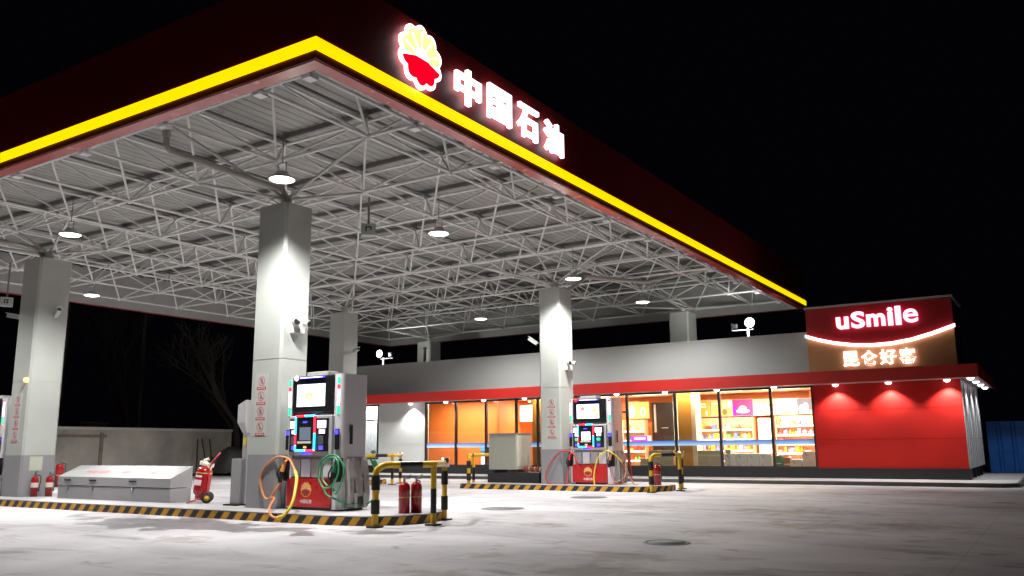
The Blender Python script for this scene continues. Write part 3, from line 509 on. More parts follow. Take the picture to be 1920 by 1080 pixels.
t=MB().cyl((-25.6,32,3.7),(-25.6,32,5.95),.07,n=10).lathe([(0,2.33),(.1,2.3),(.1,2.22)],(-25.6,32,3.7),10).build('vent_pipe',mat('dark_pipe',(.09,.09,.09),.5)); tag(t,'thin dark vent pipe standing on the shop roof right of a canopy column','vent pipe')
# ---------------------------------------------------------------- fuel pumps
led=lambda n,c,e: mat('led_'+n,c,.4,emit=c,es=e)
LR,LG,LB,LW,LC=led('red',(1,.02,.05),2.4),led('green',(.02,.75,.35),1.3),led('blue',(.05,.04,1),3),led('white',(1,.92,.97),2.6),led('cyan',(.05,.6,1),2.6)
scr=mat('screen_white',(1,1,1),.3,emit=(1,1,.99),es=1.25); dimscr=mat('dim_display',(.1,.12,.15),.2,emit=(.12,.15,.2),es=.8); logoy=mat('logo_yellow',(.85,.45,.08),.4); logor=mat('logo_dark_red',(.35,.03,.03),.4); ink=mat('panel_white_ink',(.8,.7,.7),.4)
def emblem_flat(parent,X,rad):
    n=60; P=[]
    for k in range(n): t=2*math.pi*k/n; q=abs(math.cos(5*t)); P.append((rad*(.88+.12*q)*math.cos(t),rad*(.88+.12*q)*math.sin(t)))
    MB().xz([(X[0]+a,X[2]+b) for a,b in P],X[1]-.003,X[1]).build('emblem_sun',logoy,parent)
    lo=[(a*.85,b*.85) for a,b in P if b<-.12*rad]; lo.sort(key=lambda p:math.atan2(p[1],p[0]))
    MB().xz([(X[0]+a,X[2]+b) for a,b in lo+[(.7*rad,-.1*rad),(0,.16*rad),(-.7*rad,-.1*rad)]],X[1]-.006,X[1]-.003).build('emblem_hill',logor,parent)
    mb=MB()
    for k in range(5):
        a=math.radians(18+36*k)
        mb.add([(X[0],X[1]-.0065,X[2]),(X[0]+.8*rad*math.cos(a-.06),X[1]-.0065,X[2]+.8*rad*math.sin(a-.06)),(X[0]+.8*rad*math.cos(a+.06),X[1]-.0065,X[2]+.8*rad*math.sin(a+.06))],[(0,1,2)])
    mb.build('emblem_ray',ink,parent)
def rounded(w,y0,y1,r,side):
    pass
WP,DP,HP=1.46,.66,2.5
def pump(loc,label,lefth,righth,screen_kind):
    t=thing('fuel_pump',loc,label,'fuel pump','tall multimedia fuel pumps')
    # body core and side bulges
    MB().box(.16,WP-.16,.05,DP-.05,.06,HP-.04).build('body',pgrey,t)
    def pillar(x0,x1,out):
        prof=[]  # plan outline with rounded outer front corner
        r=.10
        pts=[(x0,0),(x1-r,0)]+[(x1-r+r*math.sin(a),r-r*math.cos(a)) for a in [math.pi/2*k/5 for k in range(1,6)]]+[(x1,DP),(x0,DP)]
        if out<0: pts=[(x0+x1-a,b) for a,b in pts][::-1]
        return pts
    for s,(x0,x1) in((-1,(0,.17)),(1,(WP-.22,WP))):
        o=MB().prism(pillar(x0,x1,s),.03,HP).build('side_pillar',pwhite,t,bevel=.02)
    for s,x in((-1,-.012),(1,WP+.0)):
        MB().box(x,x+.012,.16,DP-.01,.95,HP-.05).box(x-.0,x+.016,.21,.25,1.75,2.3).box(x,x+.016,.57,.61,1.75,2.3)
    for s,x in((-1,0),(1,WP)):   # bulging lower cheeks
        b=MB()
        prof=[(0,.03),(.05,.035),(.10,.10),(.12,.3),(.10,.6),(.04,.9),(0,.97)]
        vs=[(x+s*a,y,z) for y in(.13,DP) for a,z in prof]; n=len(prof)
        b.add(vs,[(i,i+1,n+i+1,n+i) for i in range(n-1)]+[tuple(range(n)),tuple(range(2*n-1,n-1,-1))],0); b.build('lower_cheek',pgrey,t)
    MB().box(.03,WP-.03,.03,DP-.03,0,.06).build('base',black,t)
    MB().box(.15,WP-.2,-.03,.05,1.78,HP-.01).build('display_panel',black,t,bevel=.03)
    s=MB().box(.30,1.04,-.04,-.031,1.91,2.33).build('screen',scr,t)
    if screen_kind==0:
        MB().xz([(.63+.10*math.cos(a)*(1+.15*math.sin(3*a)),2.1+.08*math.sin(a)) for a in [2*math.pi*k/20 for k in range(20)]],-.043,-.041).build('screen_picture',led('lemon',(.85,.85,.2),1),s)
        MB().xz([(.63+.05*math.cos(a),2.08+.05*math.sin(a)) for a in [2*math.pi*k/20 for k in range(20)]],-.045,-.0431).build('screen_picture',led('pale_lemon',(.98,.9,.45),1),s)
    else:
        for cx,cz,rr,m in((.5,2.2,.07,led('flower_red',(.85,.2,.15),1)),(.52,2.0,.06,led('leafs',(.5,.7,.4),1)),(.9,2.15,.08,led('lemon',(.85,.85,.2),1)),(.97,2.02,.07,led('lemon',(.85,.85,.2),1)),(.7,2.25,.04,led('sky',(.6,.75,.8),1))):
            MB().xz([(cx+rr*math.cos(a)*(1+.25*math.sin(5*a)),cz+rr*.8*math.sin(a)*(1+.2*math.cos(4*a))) for a in [2*math.pi*k/20 for k in range(20)]],-.044,-.041).build('screen_picture',m,s)
    MB().cyl((.36,-.05,2.455),(1.03,-.05,2.455),.014).build('top_light',LB,t); MB().cyl((.40,-.062,2.455),(.98,-.062,2.455),.006).build('top_light_core',LW,t); MB().lathe([(0,-.03),(.045,-.02),(.05,0)],(.27,-.035,2.455),12,axis='y').build('top_badge',LR if screen_kind else LW,t)
    for x in(.07,WP-.10):
        z=1.75
        for m,h in(((LG,.16),(LW,.30),(LR,.09),(LG,.13)) if screen_kind==0 else ((LR,.04),(LG,.22),(LW,.38),(LR,.04))): MB().box(x-.024,x+.024,-.012,-.001,z,z+h).build('light_strip',m,t); z+=h
    # control block
    MB().box(.03+.1,WP-.19,-.06,.04,1.0,1.74).build('control_block',alu,t,bevel=.02)
    MB().box(.17,WP-.27,-.072,-.06,1.07,1.68).build('control_face',black,t)
    z0,z1,x0,x1=1.09,1.73,.36,.86
    def seg(a,b,m): MB().cyl((a[0],-.10,a[1]),(b[0],-.10,b[1]),.02).build('ring_light',m,t)
    mid=(z0+z1)/2
    for a,b,m in(((x0,z1),(x0+.25,z1),LR),((x0+.25,z1),(x1,z1),LC),((x1,z1),(x1,z1-.32),LR),((x1,z1-.32),(x1,z0),LC),((x0,z1),(x0,z0+.3),LC),((x0,z0+.3),(x0,z0+.1),LR),((x0,z0+.1),(x0,z0),LC),((x0,z0),(x0+.28,z0),LC),((x0+.28,z0),(x1,z0),LR)): seg(a,b,m)
    MB().box(x0,x1,-.098,-.06,z0,z1).build('terminal_bezel',black,t)
    MB().box(.47,.76,-.104,-.099,1.28,1.52).build('terminal_screen',dimscr if screen_kind==0 else LW,t)
    MB().box(.45,.78,-.13,-.099,1.22,1.26).build('receipt_slot',cream,t); MB().box(.58,.66,-.104,-.099,1.13,1.17).build('small_key_light',led('amber',(1,.6,.2),1),t)
    MB().box(.55,.66,-.104,-.099,1.6,1.63).build('status_light',LB,t); MB().box(.5,.75,-.075,-.061,1.02,1.05).build('status_light',LB,t)
    for xa in(.18,.90):
        MB().box(xa+.01,xa+.23,-.085,-.073,1.5,1.64).build('price_display',LW,t,bevel=.01); MB().box(xa+.06,xa+.2,-.082,-.073,1.4,1.47).build('price_display',LW,t)
        MB().box(xa+.05,xa+.18,-.09,-.073,1.2,1.36).build('card_reader',mat('grey_reader',(.10,.10,.11),.4),t); MB().box(xa+.06,xa+.17,-.082,-.073,1.1,1.18).build('keypad_light',led('violet',(.12,.08,.7),1) if screen_kind==0 or xa<.5 else LB,t)
        if screen_kind: MB().box(xa+.07,xa+.18,-.094,-.0905,1.27,1.34).build('keypad_light',LG,t)
    for x in(.07,WP-.10):
        MB().box(x-.055,x+.055,-.03,-.001,1.1,1.48).build('side_reader',black,t,bevel=.02); MB().box(x-.04,x+.04,-.036,-.031,1.38,1.46).build('reader_light',LB,t)
    MB().box(WP+.016,WP+.024,.2,.27,1.2,1.55).build('side_slot',mat('dark_green_slot',(.03,.06,.05),.3),t)
    for k in range(4): MB().box(.20+.27*k-.03,.44+.27*k-.03,-.008,.05,.60,.93).build('lower_panel',pgrey if k%2==0 else pwhite,t,bevel=.008)
    rp=MB().box(.10,WP-.22,-.03,.05,.06,.57).build('red_panel',red,t,bevel=.006)
    emblem_flat(rp,(.62,-.031,.37),.14); text('panel_writing','中国石油',.075,.002,.02,ink,M=faceM((.62,-.033,.16)),parent=rp)
    MB().box(.3,.85,.2,.5,HP,HP+.09).build('top_box',alu,t,bevel=.01)
    # nozzle holsters, nozzles and hoses
    for x,hs in((.0,lefth),(WP-.12,righth)):
        MB().box(x-.02,x+.13,-.03,.06,.52,.95).build('holster',black,t,bevel=.02)
        if hs:
            m=mat('nozzle_'+hs[0],hs[1],.4)
            nz=MB().cyl((x+.03,-.10,.70),(x+.07,-.07,.88),.045,.035,10).cyl((x+.07,-.07,.88),(x+.10,-.01,.93),.03,.015,8).build('nozzle',m,t,bevel=.004)
            MB().tube([(x+.0,-.13,.55),(x-.01,-.18,.65),(x+.03,-.13,.8)],.014,8).cyl((x-.0,-.11,.5),(x+.03,-.10,.7),.035,.04,8).build('nozzle_grip',black,nz)
            for i,(pts,mm,r) in enumerate(hs[2]): MB().tube(pts,r,10,spl=7).build('hose',mm,t)
    # side hose couplings
    for y in(.27,.5):
        c=MB().cyl((WP+.02,y,.62),(WP+.13,y,.62),.035,n=10).cyl((WP+.06,y,.62),(WP+.14,y,.30),.03,.025,10).build('hose_coupling',steel,t); MB().box(WP+.012,WP+.06,y-.03,y+.03,.6,.95).box(WP+.1,WP+.15,y-.035,y+.035,.05,.32).build('coupling_bracket',alu,t)
    MB().box(WP+.12,WP+.15,.30,.44,.10,.24).build('side_hatch',black,t)
    return t
org=mat('orange_hose',(.62,.22,.08),.45); yeh=mat('yellow_hose',(.78,.62,.05),.4); grn=mat('green_hose',(.05,.30,.14),.4); rdh=mat('red_hose',(.50,.04,.04),.45); pkh=mat('pinkish_hose',(.50,.22,.16),.5); gryh=mat('grey_hose',(.12,.16,.14),.5)
# local coordinates: x right along the front, y away, z up from the island top
h1=('orange',(.9,.35,.06),[([(.02,-.10,.5),(-.04,-.16,.38),(-.14,-.2,.22),(-.28,-.18,.19),(-.44,-.14,.30),(-.54,-.12,.54),(-.46,-.12,.74),(-.30,-.12,.87),(-.1,-.12,.97),(.08,-.12,.97),(.28,-.16,.93),(.43,-.22,.84),(.60,-.3,.72)],org,.022),([(.60,-.3,.72),(.78,-.42,.60),(.90,-.55,.45),(1.0,-.68,.27),(1.02,-.77,.12),(.95,-.85,-.02),(.84,-.90,-.07)],yeh,.028),([(.84,-.90,-.07),(.66,-.87,-.04),(.48,-.77,.06),(.30,-.55,.16),(.1,-.32,.22),(-.14,-.2,.22)],org,.022)])
h2=('green',(.04,.2,.10),[([(1.36,-.10,.5),(1.5,-.16,.32),(1.62,-.15,.5),(1.66,-.12,.75),(1.5,-.12,.97),(1.28,-.12,1.0),(1.06,-.13,.86),(1.04,-.14,.62),(1.2,-.16,.42),(1.4,-.17,.46),(1.54,-.15,.66),(1.5,-.13,.9),(1.3,-.12,.96),(1.14,-.14,.8),(1.16,-.15,.58),(1.3,-.17,.46)],grn,.017),([(1.2,-.16,.42),(1.3,-.17,.3),(1.45,-.1,.22),(1.56,.1,.12),(1.6,.3,.13)],grn,.018),([(1.6,.62,.95),(1.66,.72,.7),(1.64,.76,.5),(1.7,.72,.75),(1.66,.68,.9),(1.68,.7,.6),(1.72,.74,.4),(1.74,.68,.25),(1.68,.5,.12)],grn,.022)])
pump((-12.6,11.52,.152),'big near fuel pump with orange hose left and coiled green hose right',h1,h2,0)
h3=('red',(.6,.05,.05),[([(.02,-.1,.5),(.0,-.18,.2),(.04,-.25,.02),(-.1,-.3,.0),(-.4,-.3,.0),(-.62,-.25,.05),(-.7,-.22,.28),(-.55,-.2,.62),(-.3,-.15,.9),(-.05,-.12,.97),(.18,-.12,.9),(.33,-.14,.6),(.36,-.1,.48)],rdh,.02)])
h4=('pale_orange',(.75,.3,.15),[([(.97,-.3,.0),(.93,-.26,.2),(.95,-.2,.5),(1.05,-.15,.8),(1.3,-.12,.97),(1.55,-.1,.85),(1.72,0,.65)],yeh,.02),([(.97,-.3,.0),(1.1,-.3,-.02),(1.4,-.2,.02),(1.7,0,.05),(1.75,.1,.2)],pkh,.02),([(1.38,-.1,.5),(1.45,-.12,.2),(1.6,-.1,.1),(1.75,.1,.25),(1.7,.3,.7)],pkh,.018),([(1.5,.3,.7),(1.7,.35,.4),(1.9,.3,.05),(2.1,.2,-.0)],pkh,.02),([(1.6,.5,.9),(1.75,.5,.5),(1.78,.5,.15),(1.85,.45,.0)],rdh,.018)])
pump((-12.45,22.5,.152),'far fuel pump before the shop with red hose left and yellow hose right',h3,h4,1)
h5=('orange',(.9,.35,.06),[([(1.36,-.10,.5),(1.5,-.2,.2),(1.3,-.3,.1),(1.1,-.2,.5),(1.3,-.12,.97),(1.5,-.15,.6)],org,.02)])
pump((-24.55,11.5,.152),'fuel pump cut off by the left edge beyond the left column',None,h5,1)
# ---------------------------------------------------------------- barriers
def barrier(A,B,C,label,top=1.0,r=.055):
    "hooped rail: post A, bend, rail over post B ending above post C"
    t=thing('crash_barrier',(A[0],A[1],0),label,'crash barrier','yellow and black hoop barriers at the island ends')
    A,B,C=[Vector((p[0],p[1],0))-Vector((A[0],A[1],0)) for p in(A,B,C)]
    def post(p,h,order):
        z=0;bands=order
        for m,zz,rr in bands:
            MB().cyl(p+Vector((0,0,z)),p+Vector((0,0,zz)),rr,n=16).build('post_band',m,t); z=zz
        MB().box(p.x-.10,p.x+.10,p.y-.10,p.y+.10,0,.028).build('foot_plate',blk,t)
    post(A,top,[(yel,.22,r),(blk,.44,r+.018),(yel,.60,r),(blk,.83,r+.018),(yel,.86,r)])
    d=(B-A).normalized(); a=top-.05
    R1=MB(); R1.tube([A+Vector((0,0,.86)),A+Vector((0,0,.90))+d*.01,A+d*.05+Vector((0,0,a)),A+d*.16+Vector((0,0,top+.0)),A+d*.4+Vector((0,0,top))],r,14).build('rail_bend',yel,t)
    L=(B-A).length
    MB().cyl(A+d*.4+Vector((0,0,top)),A+d*(L*.8)+Vector((0,0,top)),r+.001,n=14).build('rail_band',blk,t)
    MB().cyl(A+d*(L*.8)+Vector((0,0,top)),B+d*.05+Vector((0,0,top)),r,n=14).cyl(B+d*.0+Vector((0,0,top)),C+Vector((0,0,top)),r,n=14).build('rail_end',yel,t)
    post(B,top,[(yel,.20,r-.005),(blk,.60,r-.004),(yel,top-.02,r-.005)])
    post(C,top,[(yel,.18,r-.008),(blk,.42,r+.008),(yel,.62,r-.008),(blk,.86,r+.008),(yel,top-.02,r-.008)])
    MB().lathe([(0,.09),(r+.03,.09),(r+.03,-.07),(r,-.07)],C+Vector((0,0,top)),16).build('clamp',steel,t)
barrier((-9.6,10.75),(-8.98,11.5),(-9.45,12.42),'yellow and black hoop barrier nearest the camera around two red extinguishers')
barrier((-9.52,21.75),(-9.15,22.9),(-9.5,23.9),'hoop barrier at the right end of the far island around one extinguisher')
barrier((-16.03,22.33),(-16.42,23.15),(-15.95,24.15),'hoop barrier at the left end of the far island seen end on')
barrier((-20.1,21.9),(-19.7,22.9),(-20.1,23.8),'hoop barrier of the hidden island seen just behind the near pump')
# ---------------------------------------------------------------- fire extinguishers
exhead=mat('valve_metal',(.35,.35,.33),.35,metal=.8)
def extinguisher(x,y,z,label,h=.5,r=.085,rz=0,pale=True):
    t=thing('fire_extinguisher',(x,y,z),label,'fire extinguisher','red fire extinguishers',rz)
    MB().lathe([(0,0),(r,0),(r,h-.10),(r*.93,h-.05),(r*.6,h-.01),(r*.3,h),(0,h)],n=20).build('cylinder',redx,t)
    MB().cyl((0,0,h-.01),(0,0,h+.05),.022).box(-.02,.02,-.10,.03,h+.05,h+.065).obox((0,-.06,h+.10),(Vector((1,0,0)),Vector((0,.9,-.44)),Vector((0,.44,.9))),.015,.07,.006).build('valve',exhead,t)
    MB().tube([(.02,0,h+.03),(r+.03,0,h),(r+.045,0,h-.12),(r+.02,0,h*.4),(r+.015,0,.12)],.012,8).build('hose',rubber,t)
    if pale: MB().lathe([(r+.002,h*.45),(r+.002,h*.68)],n=20).build('label_band',mat('pale_label',(.7,.6,.55),.5),t)
    else: MB().lathe([(r+.002,h*.50),(r+.002,h*.53)],n=20).build('label_band',brass,t)
extinguisher(-9.80,11.72,.154,'left one of the two red extinguishers inside the nearest hoop barrier',.53,.10,R(130),False); extinguisher(-9.70,11.93,.154,'right one of the two red extinguishers inside the nearest hoop barrier',.53,.10,R(100),False)
extinguisher(-21.78,11.72,.154,'left one of the two red extinguishers at the foot of the left column',.50,.085,R(70)); extinguisher(-21.52,11.95,.154,'right one of the two red extinguishers at the foot of the left column',.50,.085,R(70))
extinguisher(-9.85,22.9,.154,'red extinguisher on the right end of the far island',.56,.12,0,False)
extinguisher(-30.2,17.1,.0,'dark red extinguisher standing in shade behind the left column',.8,.14,R(70),False)
# wheeled extinguisher
t=thing('wheeled_extinguisher',(-15.62,11.93,.154),'big red wheeled fire extinguisher with yellow hubbed wheels beside the grey box','wheeled extinguisher',None,R(48))
tilt=R(6)
b=MB().lathe([(0,.06),(.10,.07),(.13,.13),(.12,.17),(.185,.24),(.19,.30),(.19,.74),(.17,.82),(.10,.87),(0,.88)],n=28).build('tank',redx,t); b.rotation_euler=(0,tilt,0)
s=MB().lathe([(.192,.70),(.192,.73)],n=28).build('brass_band',brass,b)
lab=MB(); 
for z0,z1,mi in((.42,.55,0),(.56,.60,1),(.61,.66,0)):
    A=[R(-160+8*k) for k in range(9)]; lab.add([(.193*math.cos(a),.193*math.sin(a),z) for z in(z0,z1) for a in A],[(k,k+1,10+k,9+k) for k in range(8)],mi)
lab.build('paper_label',[ink,red],b)
hd=MB().lathe([(0,.86),(.09,.88),(.09,.95),(.05,.99),(0,1.0)],n=12).box(-.14,.02,-.06,.05,.90,1.0).box(.04,.20,-.07,.06,.86,.96).cyl((.12,-.05,.88),(.10,-.1,.76),.05,.04).cyl((-.05,0,1.0),(.06,0,1.06),.04,n=8).build('valve_cover',cream,b,bevel=.015)
fr_=MB().tube([(.17,-.17,.12),(.2,-.16,.7),(.24,-.15,.95),(.40,-.13,1.16),(.42,-.06,1.19),(.42,.06,1.19),(.40,.13,1.16),(.24,.15,.95),(.2,.16,.7),(.17,.17,.12)],.015,8).tube([(.17,-.17,.12),(-.02,-.24,.10),(-.25,-.14,.02),(-.27,0,.015),(-.25,.14,.02),(-.02,.24,.10),(.17,.17,.12)],.014,8).build('carry_frame',mat('frame_red',(.55,.05,.07),.35),t)
MB().cyl((.18,-.25,.13),(.18,.25,.13),.013).build('axle',steel,t)
for y in(-.25,.25):
    wv=MB().lathe([(.07,-.028),(.115,-.03),(.13,-.012),(.13,.012),(.115,.03),(.07,.028)],(.18,y,.13),28,axis='y').build('wheel',rubber,t)
    MB().lathe([(0,-.03),(.02,-.03),(.025,-.02),(.08,-.018),(.08,.018),(.025,.02),(0,.03)],(.18,y,.13),20,axis='y').build('hub',yel,wv)
MB().tube([(.24,-.05,.9),(.33,-.1,1.08),(.36,0,1.12),(.32,.08,1.0),(.26,.05,.8)],.018,8).build('hose',rubber,t)
t.scale=(.88,.88,.88)
# ---------------------------------------------------------------- grey unloading box with sloping lid
t=thing('unloading_box',(-20.55,11.63,.154),'long low grey steel box with a sloping lid and faint red characters on the island','steel box')
Lb=4.33; Db=.52
MB().box(0,Lb,0,Db,0,.30).build('box_body',boxg,t)
v=[(0-.01,-.012,.315),(Lb+.01,-.012,.315),(Lb+.01,Db+.01,.315),(-.01,Db+.01,.315),(-.01,-.012,.51),(Lb+.01,-.012,.51),(Lb+.01,Db+.01,.76),(-.01,Db+.01,.76)]
lid=MB().add(v,[(0,3,2,1),(4,5,6,7),(0,1,5,4),(1,2,6,5),(2,3,7,6),(3,0,4,7)]).build('lid',mat('lid_grey',(.29,.285,.29),.4,var=.05,scale=3),t)
for x in(.42,1.45,3.0):
    MB().box(x-.13,x+.13,-.03,-.013,.42,.45).build('handle',black,lid); MB().box(x-.03,x+.03,-.02,-.001,.20,.30).tube([(x-.03,-.02,.31),(x,-.035,.23),(x+.03,-.02,.31)],.006,6).build('latch',steel,t)
sl=math.atan2(.25,.62); pinkp=mat('faded_red_print',(.62,.18,.18),.5)
rg=random.Random(5)
for x in(.95,1.45,2.35,3.3):
    mb=MB()
    for k in range(4):
        for q in range(3):
            dx=x+.1*k-.15+rg.uniform(-.01,.01); v0=.2+.05*q; 
            def pt(a,b): q=b/.58; return (a,q*(Db+.022)-.012,.51+.25*q+.004)
            mb.add([pt(dx,v0),pt(dx+.075,v0),pt(dx+.075,v0+.022),pt(dx,v0+.022)],[(0,1,2,3)])
        dx=x+.1*k-.12; mb.add([pt(dx,.19),pt(dx+.018,.19),pt(dx+.018,.33),pt(dx,.33)],[(0,1,2,3)])
    mb.build('printed_character',pinkp,lid)
# grey pedestal beside the near column
t=thing('service_pedestal',(-14.15,11.75,.154),'grey service pedestal with low cabinet and slim tall post left of the near column','pedestal')
MB().box(-.36,.05,-.10,.34,0,.03).build('base_plate',blk,t); MB().box(-.28,.0,0,.26,.03,.93).build('low_cabinet',boxg,t,bevel=.01)
MB().box(-.06,.07,.08,.2,.03,1.45).build('post',alu,t); MB().box(-.035,.055,.074,.0795,1.2,1.36).build('warning_label',mat('warning_yellow',(.85,.72,.05),.5),t)
hx=MB().add([(-.16,.0,1.66),(.07,.0,1.66),(.07,.28,1.66),(-.16,.28,1.66),(-.16,.0,2.02),(.07,.0,2.12),(.07,.28,2.12),(-.16,.28,2.02),(-.02,.05,1.42),(.07,.05,1.42),(.07,.25,1.42),(-.02,.25,1.42)],[(8,9,1,0),(9,10,2,1),(10,11,3,2),(11,8,0,3),(0,1,5,4),(1,2,6,5),(2,3,7,6),(3,0,4,7),(4,5,6,7),(8,11,10,9)]).build('head_box',alu,t)
# cabinet on the far island
cabm=mat('cabinet_beige',(.36,.36,.30),.5,var=.05)
t=thing('equipment_cabinet',(-15.5,22.62,.154),'beige grey steel cabinet on a black plinth on the far island','cabinet')
MB().box(0,1.9,0,.95,0,.31).build('plinth',dark,t)
c=MB().box(.04,1.06,.02,.95,.40,1.50).build('cabinet_body',cabm,t,bevel=.01); MB().box(.02,1.08,.0,.97,1.50,1.53).build('cabinet_top',mat('cab_top',(.25,.24,.22),.5),t)
MB().box(1.061,1.07,.08,.9,.5,1.45).build('door_panel',mat('cabinet_pale',(.48,.47,.40),.5),t)
for x in(.12,.78): MB().box(x,x+.12,.04,.9,.31,.40).build('foot',blk,t)
tp=mat('orange_valve',(.5,.08,.03),.45)
t=thing('valve_pipework',(-14.35,22.95,.466),'red and orange valves on pipes beside the beige cabinet','pipework')
MB().tube([(.0,0,.10),(.55,0,.10),(.8,0,.08),(.86,0,-.1),(.86,0,-.30)],.045,10,spl=1).build('pipe',tp,t)
for x in(.12,.32,.52): MB().cyl((x,-.05,.06),(x,-.05,.16),.065,n=12).cyl((x,0,.1),(x,0,.24),.012).build('valve',tp,t); MB().cyl((x+.09,0,.1),(x+.11,0,.1),.075,n=12).build('flange',cream,t)
MB().cyl((.86,0,-.22),(1.08,0,-.22),.03).cyl((.95,-.02,-.2),(.95,-.02,-.14),.05).build('steel_valve',steel,t); MB().bar((.18,-.02,.2),(.18,-.02,.55),.01).build('gauge_rod',exhead,t)
# ---------------------------------------------------------------- notices on the columns
pap=mat('notice_white',(.50,.50,.475),.5,var=.02); nr=mat('notice_red',(.48,.05,.05),.5); nk=mat('notice_grey',(.22,.20,.20),.5)
def notice(x,y,z,label,wd=.36,h=1.22):
    t=MB().box(-wd/2,wd/2,-.006,0,0,h).build('safety_notice',pap); t.location=(x,y,z); tag(t,label,'safety notice','column safety notices with four prohibition symbols')
    for k in range(4):
        zc=h-.15-.30*k; n=24; rr=.092
        vs=[(q*math.cos(2*math.pi*i/n),-.0075,zc+q*math.sin(2*math.pi*i/n)) for q in(rr,rr-.012) for i in range(n)]
        g=MB().add(vs,[(i,(i+1)%n,n+(i+1)%n,n+i) for i in range(n)]).add([(-.06,-.0078,zc+.065),(-.045,-.0078,zc+.075),(.065,-.0078,zc-.06),(.05,-.0078,zc-.07)],[(0,1,2,3)]).build('prohibition_ring',nr,t)
        s=[[(-.02,-.05),(.02,-.05),(.03,.03),(0,.07),(-.03,.03)],[(-.045,-.05),(.045,-.05),(.0,.05)],[(-.03,-.055),(.03,-.055),(.03,.0),(.04,.01),(0,.06),(-.04,.01),(-.03,0)],[(-.02,-.05),(.045,-.05),(.045,-.03),(.0,.0),(.0,.06),(-.03,.06)]][k]
        MB().add([(a,-.0072,zc+b) for a,b in s],[tuple(range(len(s)))]).build('pictogram',nk,t)
        MB().box(-.13,.13,-.009,-.006,zc-.165,zc-.112).build('caption_bar',nr,t)
        m=MB()
        for q in range(5): m.box(-.10+.043*q,-.075+.043*q,-.0100,-.009,zc-.15,zc-.128)
        m.build('caption_writing',ink,t)
notice(-13.26,11.44,1.53,'tall white notice with four prohibition symbols on the big near column'); notice(-12.99,22.4,1.53,'white notice with four prohibition symbols on the column beside the far pump',.32,1.2); notice(-22.4,11.44,1.5,'white notice with four prohibition symbols on the left column')
t=MB().box(0,.006,0,.34,0,.36).build('wall_plate',mat('pale_green_plate',(.42,.45,.36),.5)); t.location=(-21.94,11.62,.78); tag(t,'pale square plate on the foot of the left column above two extinguishers','wall plate')
MB().box(.006,.009,.02,.32,.02,.34).build('plate_face',mat('pale_green_face',(.5,.53,.44),.5),t)
t=MB().lathe([(0,-.09),(.05,-.08),(.06,-.02),(.07,0)],(0,0,0),12,axis='y').build('wall_lamp',mat('orange_wall_glow',(1,.6,.2),.4,emit=(1,.5,.12),es=2.5)); t.location=(-22.05,11.44,3.05); tag(t,'small orange glowing lamp on the left column above the notice','wall lamp')
# emergency twin lamps and cameras
em=mat('emergency_box',(.62,.62,.56),.4); lens=mat('camera_lens',(.03,.03,.04),.1)
def twin(loc,rz,label):
    t=thing('emergency_light',loc,label,'emergency light','twin head emergency lights on the columns',rz)
    MB().box(-.16,.16,-.10,0,-.12,.08).build('battery_box',em,t,bevel=.015)
    for s in(-1,1): 
        h=MB().cyl((s*.11,-.05,.12),(s*.16,-.20,.10),.05,.075,14).build('lamp_head',em,t); MB().cyl((s*.16,-.201,.10),(s*.161,-.205,.10),.066,n=14).build('lens',lens,h)
    MB().tube([(.1,-.02,.05),(.24,-.02,.12),(.26,-.02,0),(.14,-.02,-.08)],.008,6).build('cable',nk,t)
twin((-12.75,11.8,3.66),R(90),'twin head emergency light on the right face of the big near column'); twin((-12.66,22.85,3.68),R(90),'twin head emergency light on the right face of the column by the far pump')
def camr(loc,rz,label,tl=R(-25)):
    t=thing('security_camera',loc,label,'security camera','white bullet security cameras',rz)
    ax=(Vector((1,0,0)),Vector((0,math.cos(tl),-math.sin(tl))),Vector((0,math.sin(tl),math.cos(tl))))
    MB().bar((0,0,0),(0,-.16,.03),.02).box(-.05,.05,-.02,0,-.05,.05).build('bracket',em,t)
    c=Vector((0,-.25,.08)); MB().obox(c,ax,.05,.16,.05).obox(c+ax[2]*.06-ax[1]*.03,ax,.065,.18,.008).build('camera_body',white,t,bevel=.01)
    MB().cyl(c-ax[1]*.16,c-ax[1]*.168,.04,n=12).build('lens',lens,t)
camr((-13.4,22.5,4.42),R(-75),'white bullet camera on the left side of the far pump column',R(35)); camr((-21.72,22.9,4.7),R(75),'white bullet camera on the column behind the near pump',R(15)); camr((-22.8,11.55,4.7),R(-60),'camera on the left side of the left column',R(10)); camr((-21.95,11.9,4.72),R(80),'camera on the right face of the left column',R(30))
def hangbox(loc,label,zt,rz,twod):
    t=thing('hanging_number_box',loc,label,'lane number box','white number boxes hung from the frame',rz)
    MB().box(-.17,.17,-.10,.10,-.14,.14).build('box_shell',white,t,bevel=.01); MB().bar((0,0,.14),(0,0,zt-loc[2]),.028).build('hanger',purl,t)
    d=MB().box(-.07,.07,-.104,-.10,.04,.07).box(-.07,-.04,-.104,-.10,-.06,.04)
    if twod: d.box(.01,.04,-.1045,-.1,-.07,.04).box(-.07,.07,-.1035,-.10,-.03,-.01)
    else: d.box(.04,.07,-.104,-.10,-.02,.04)
    d.build('dark_mark',black,t)
hangbox((-13.2,14.35,6.3),'white box with a dark mark hanging between the near column and the centre lamp',7.1,R(42),False)
hangbox((-27.3,13.3,5.85),'white box hanging at the far left edge of the photo',7.1,R(60),True)
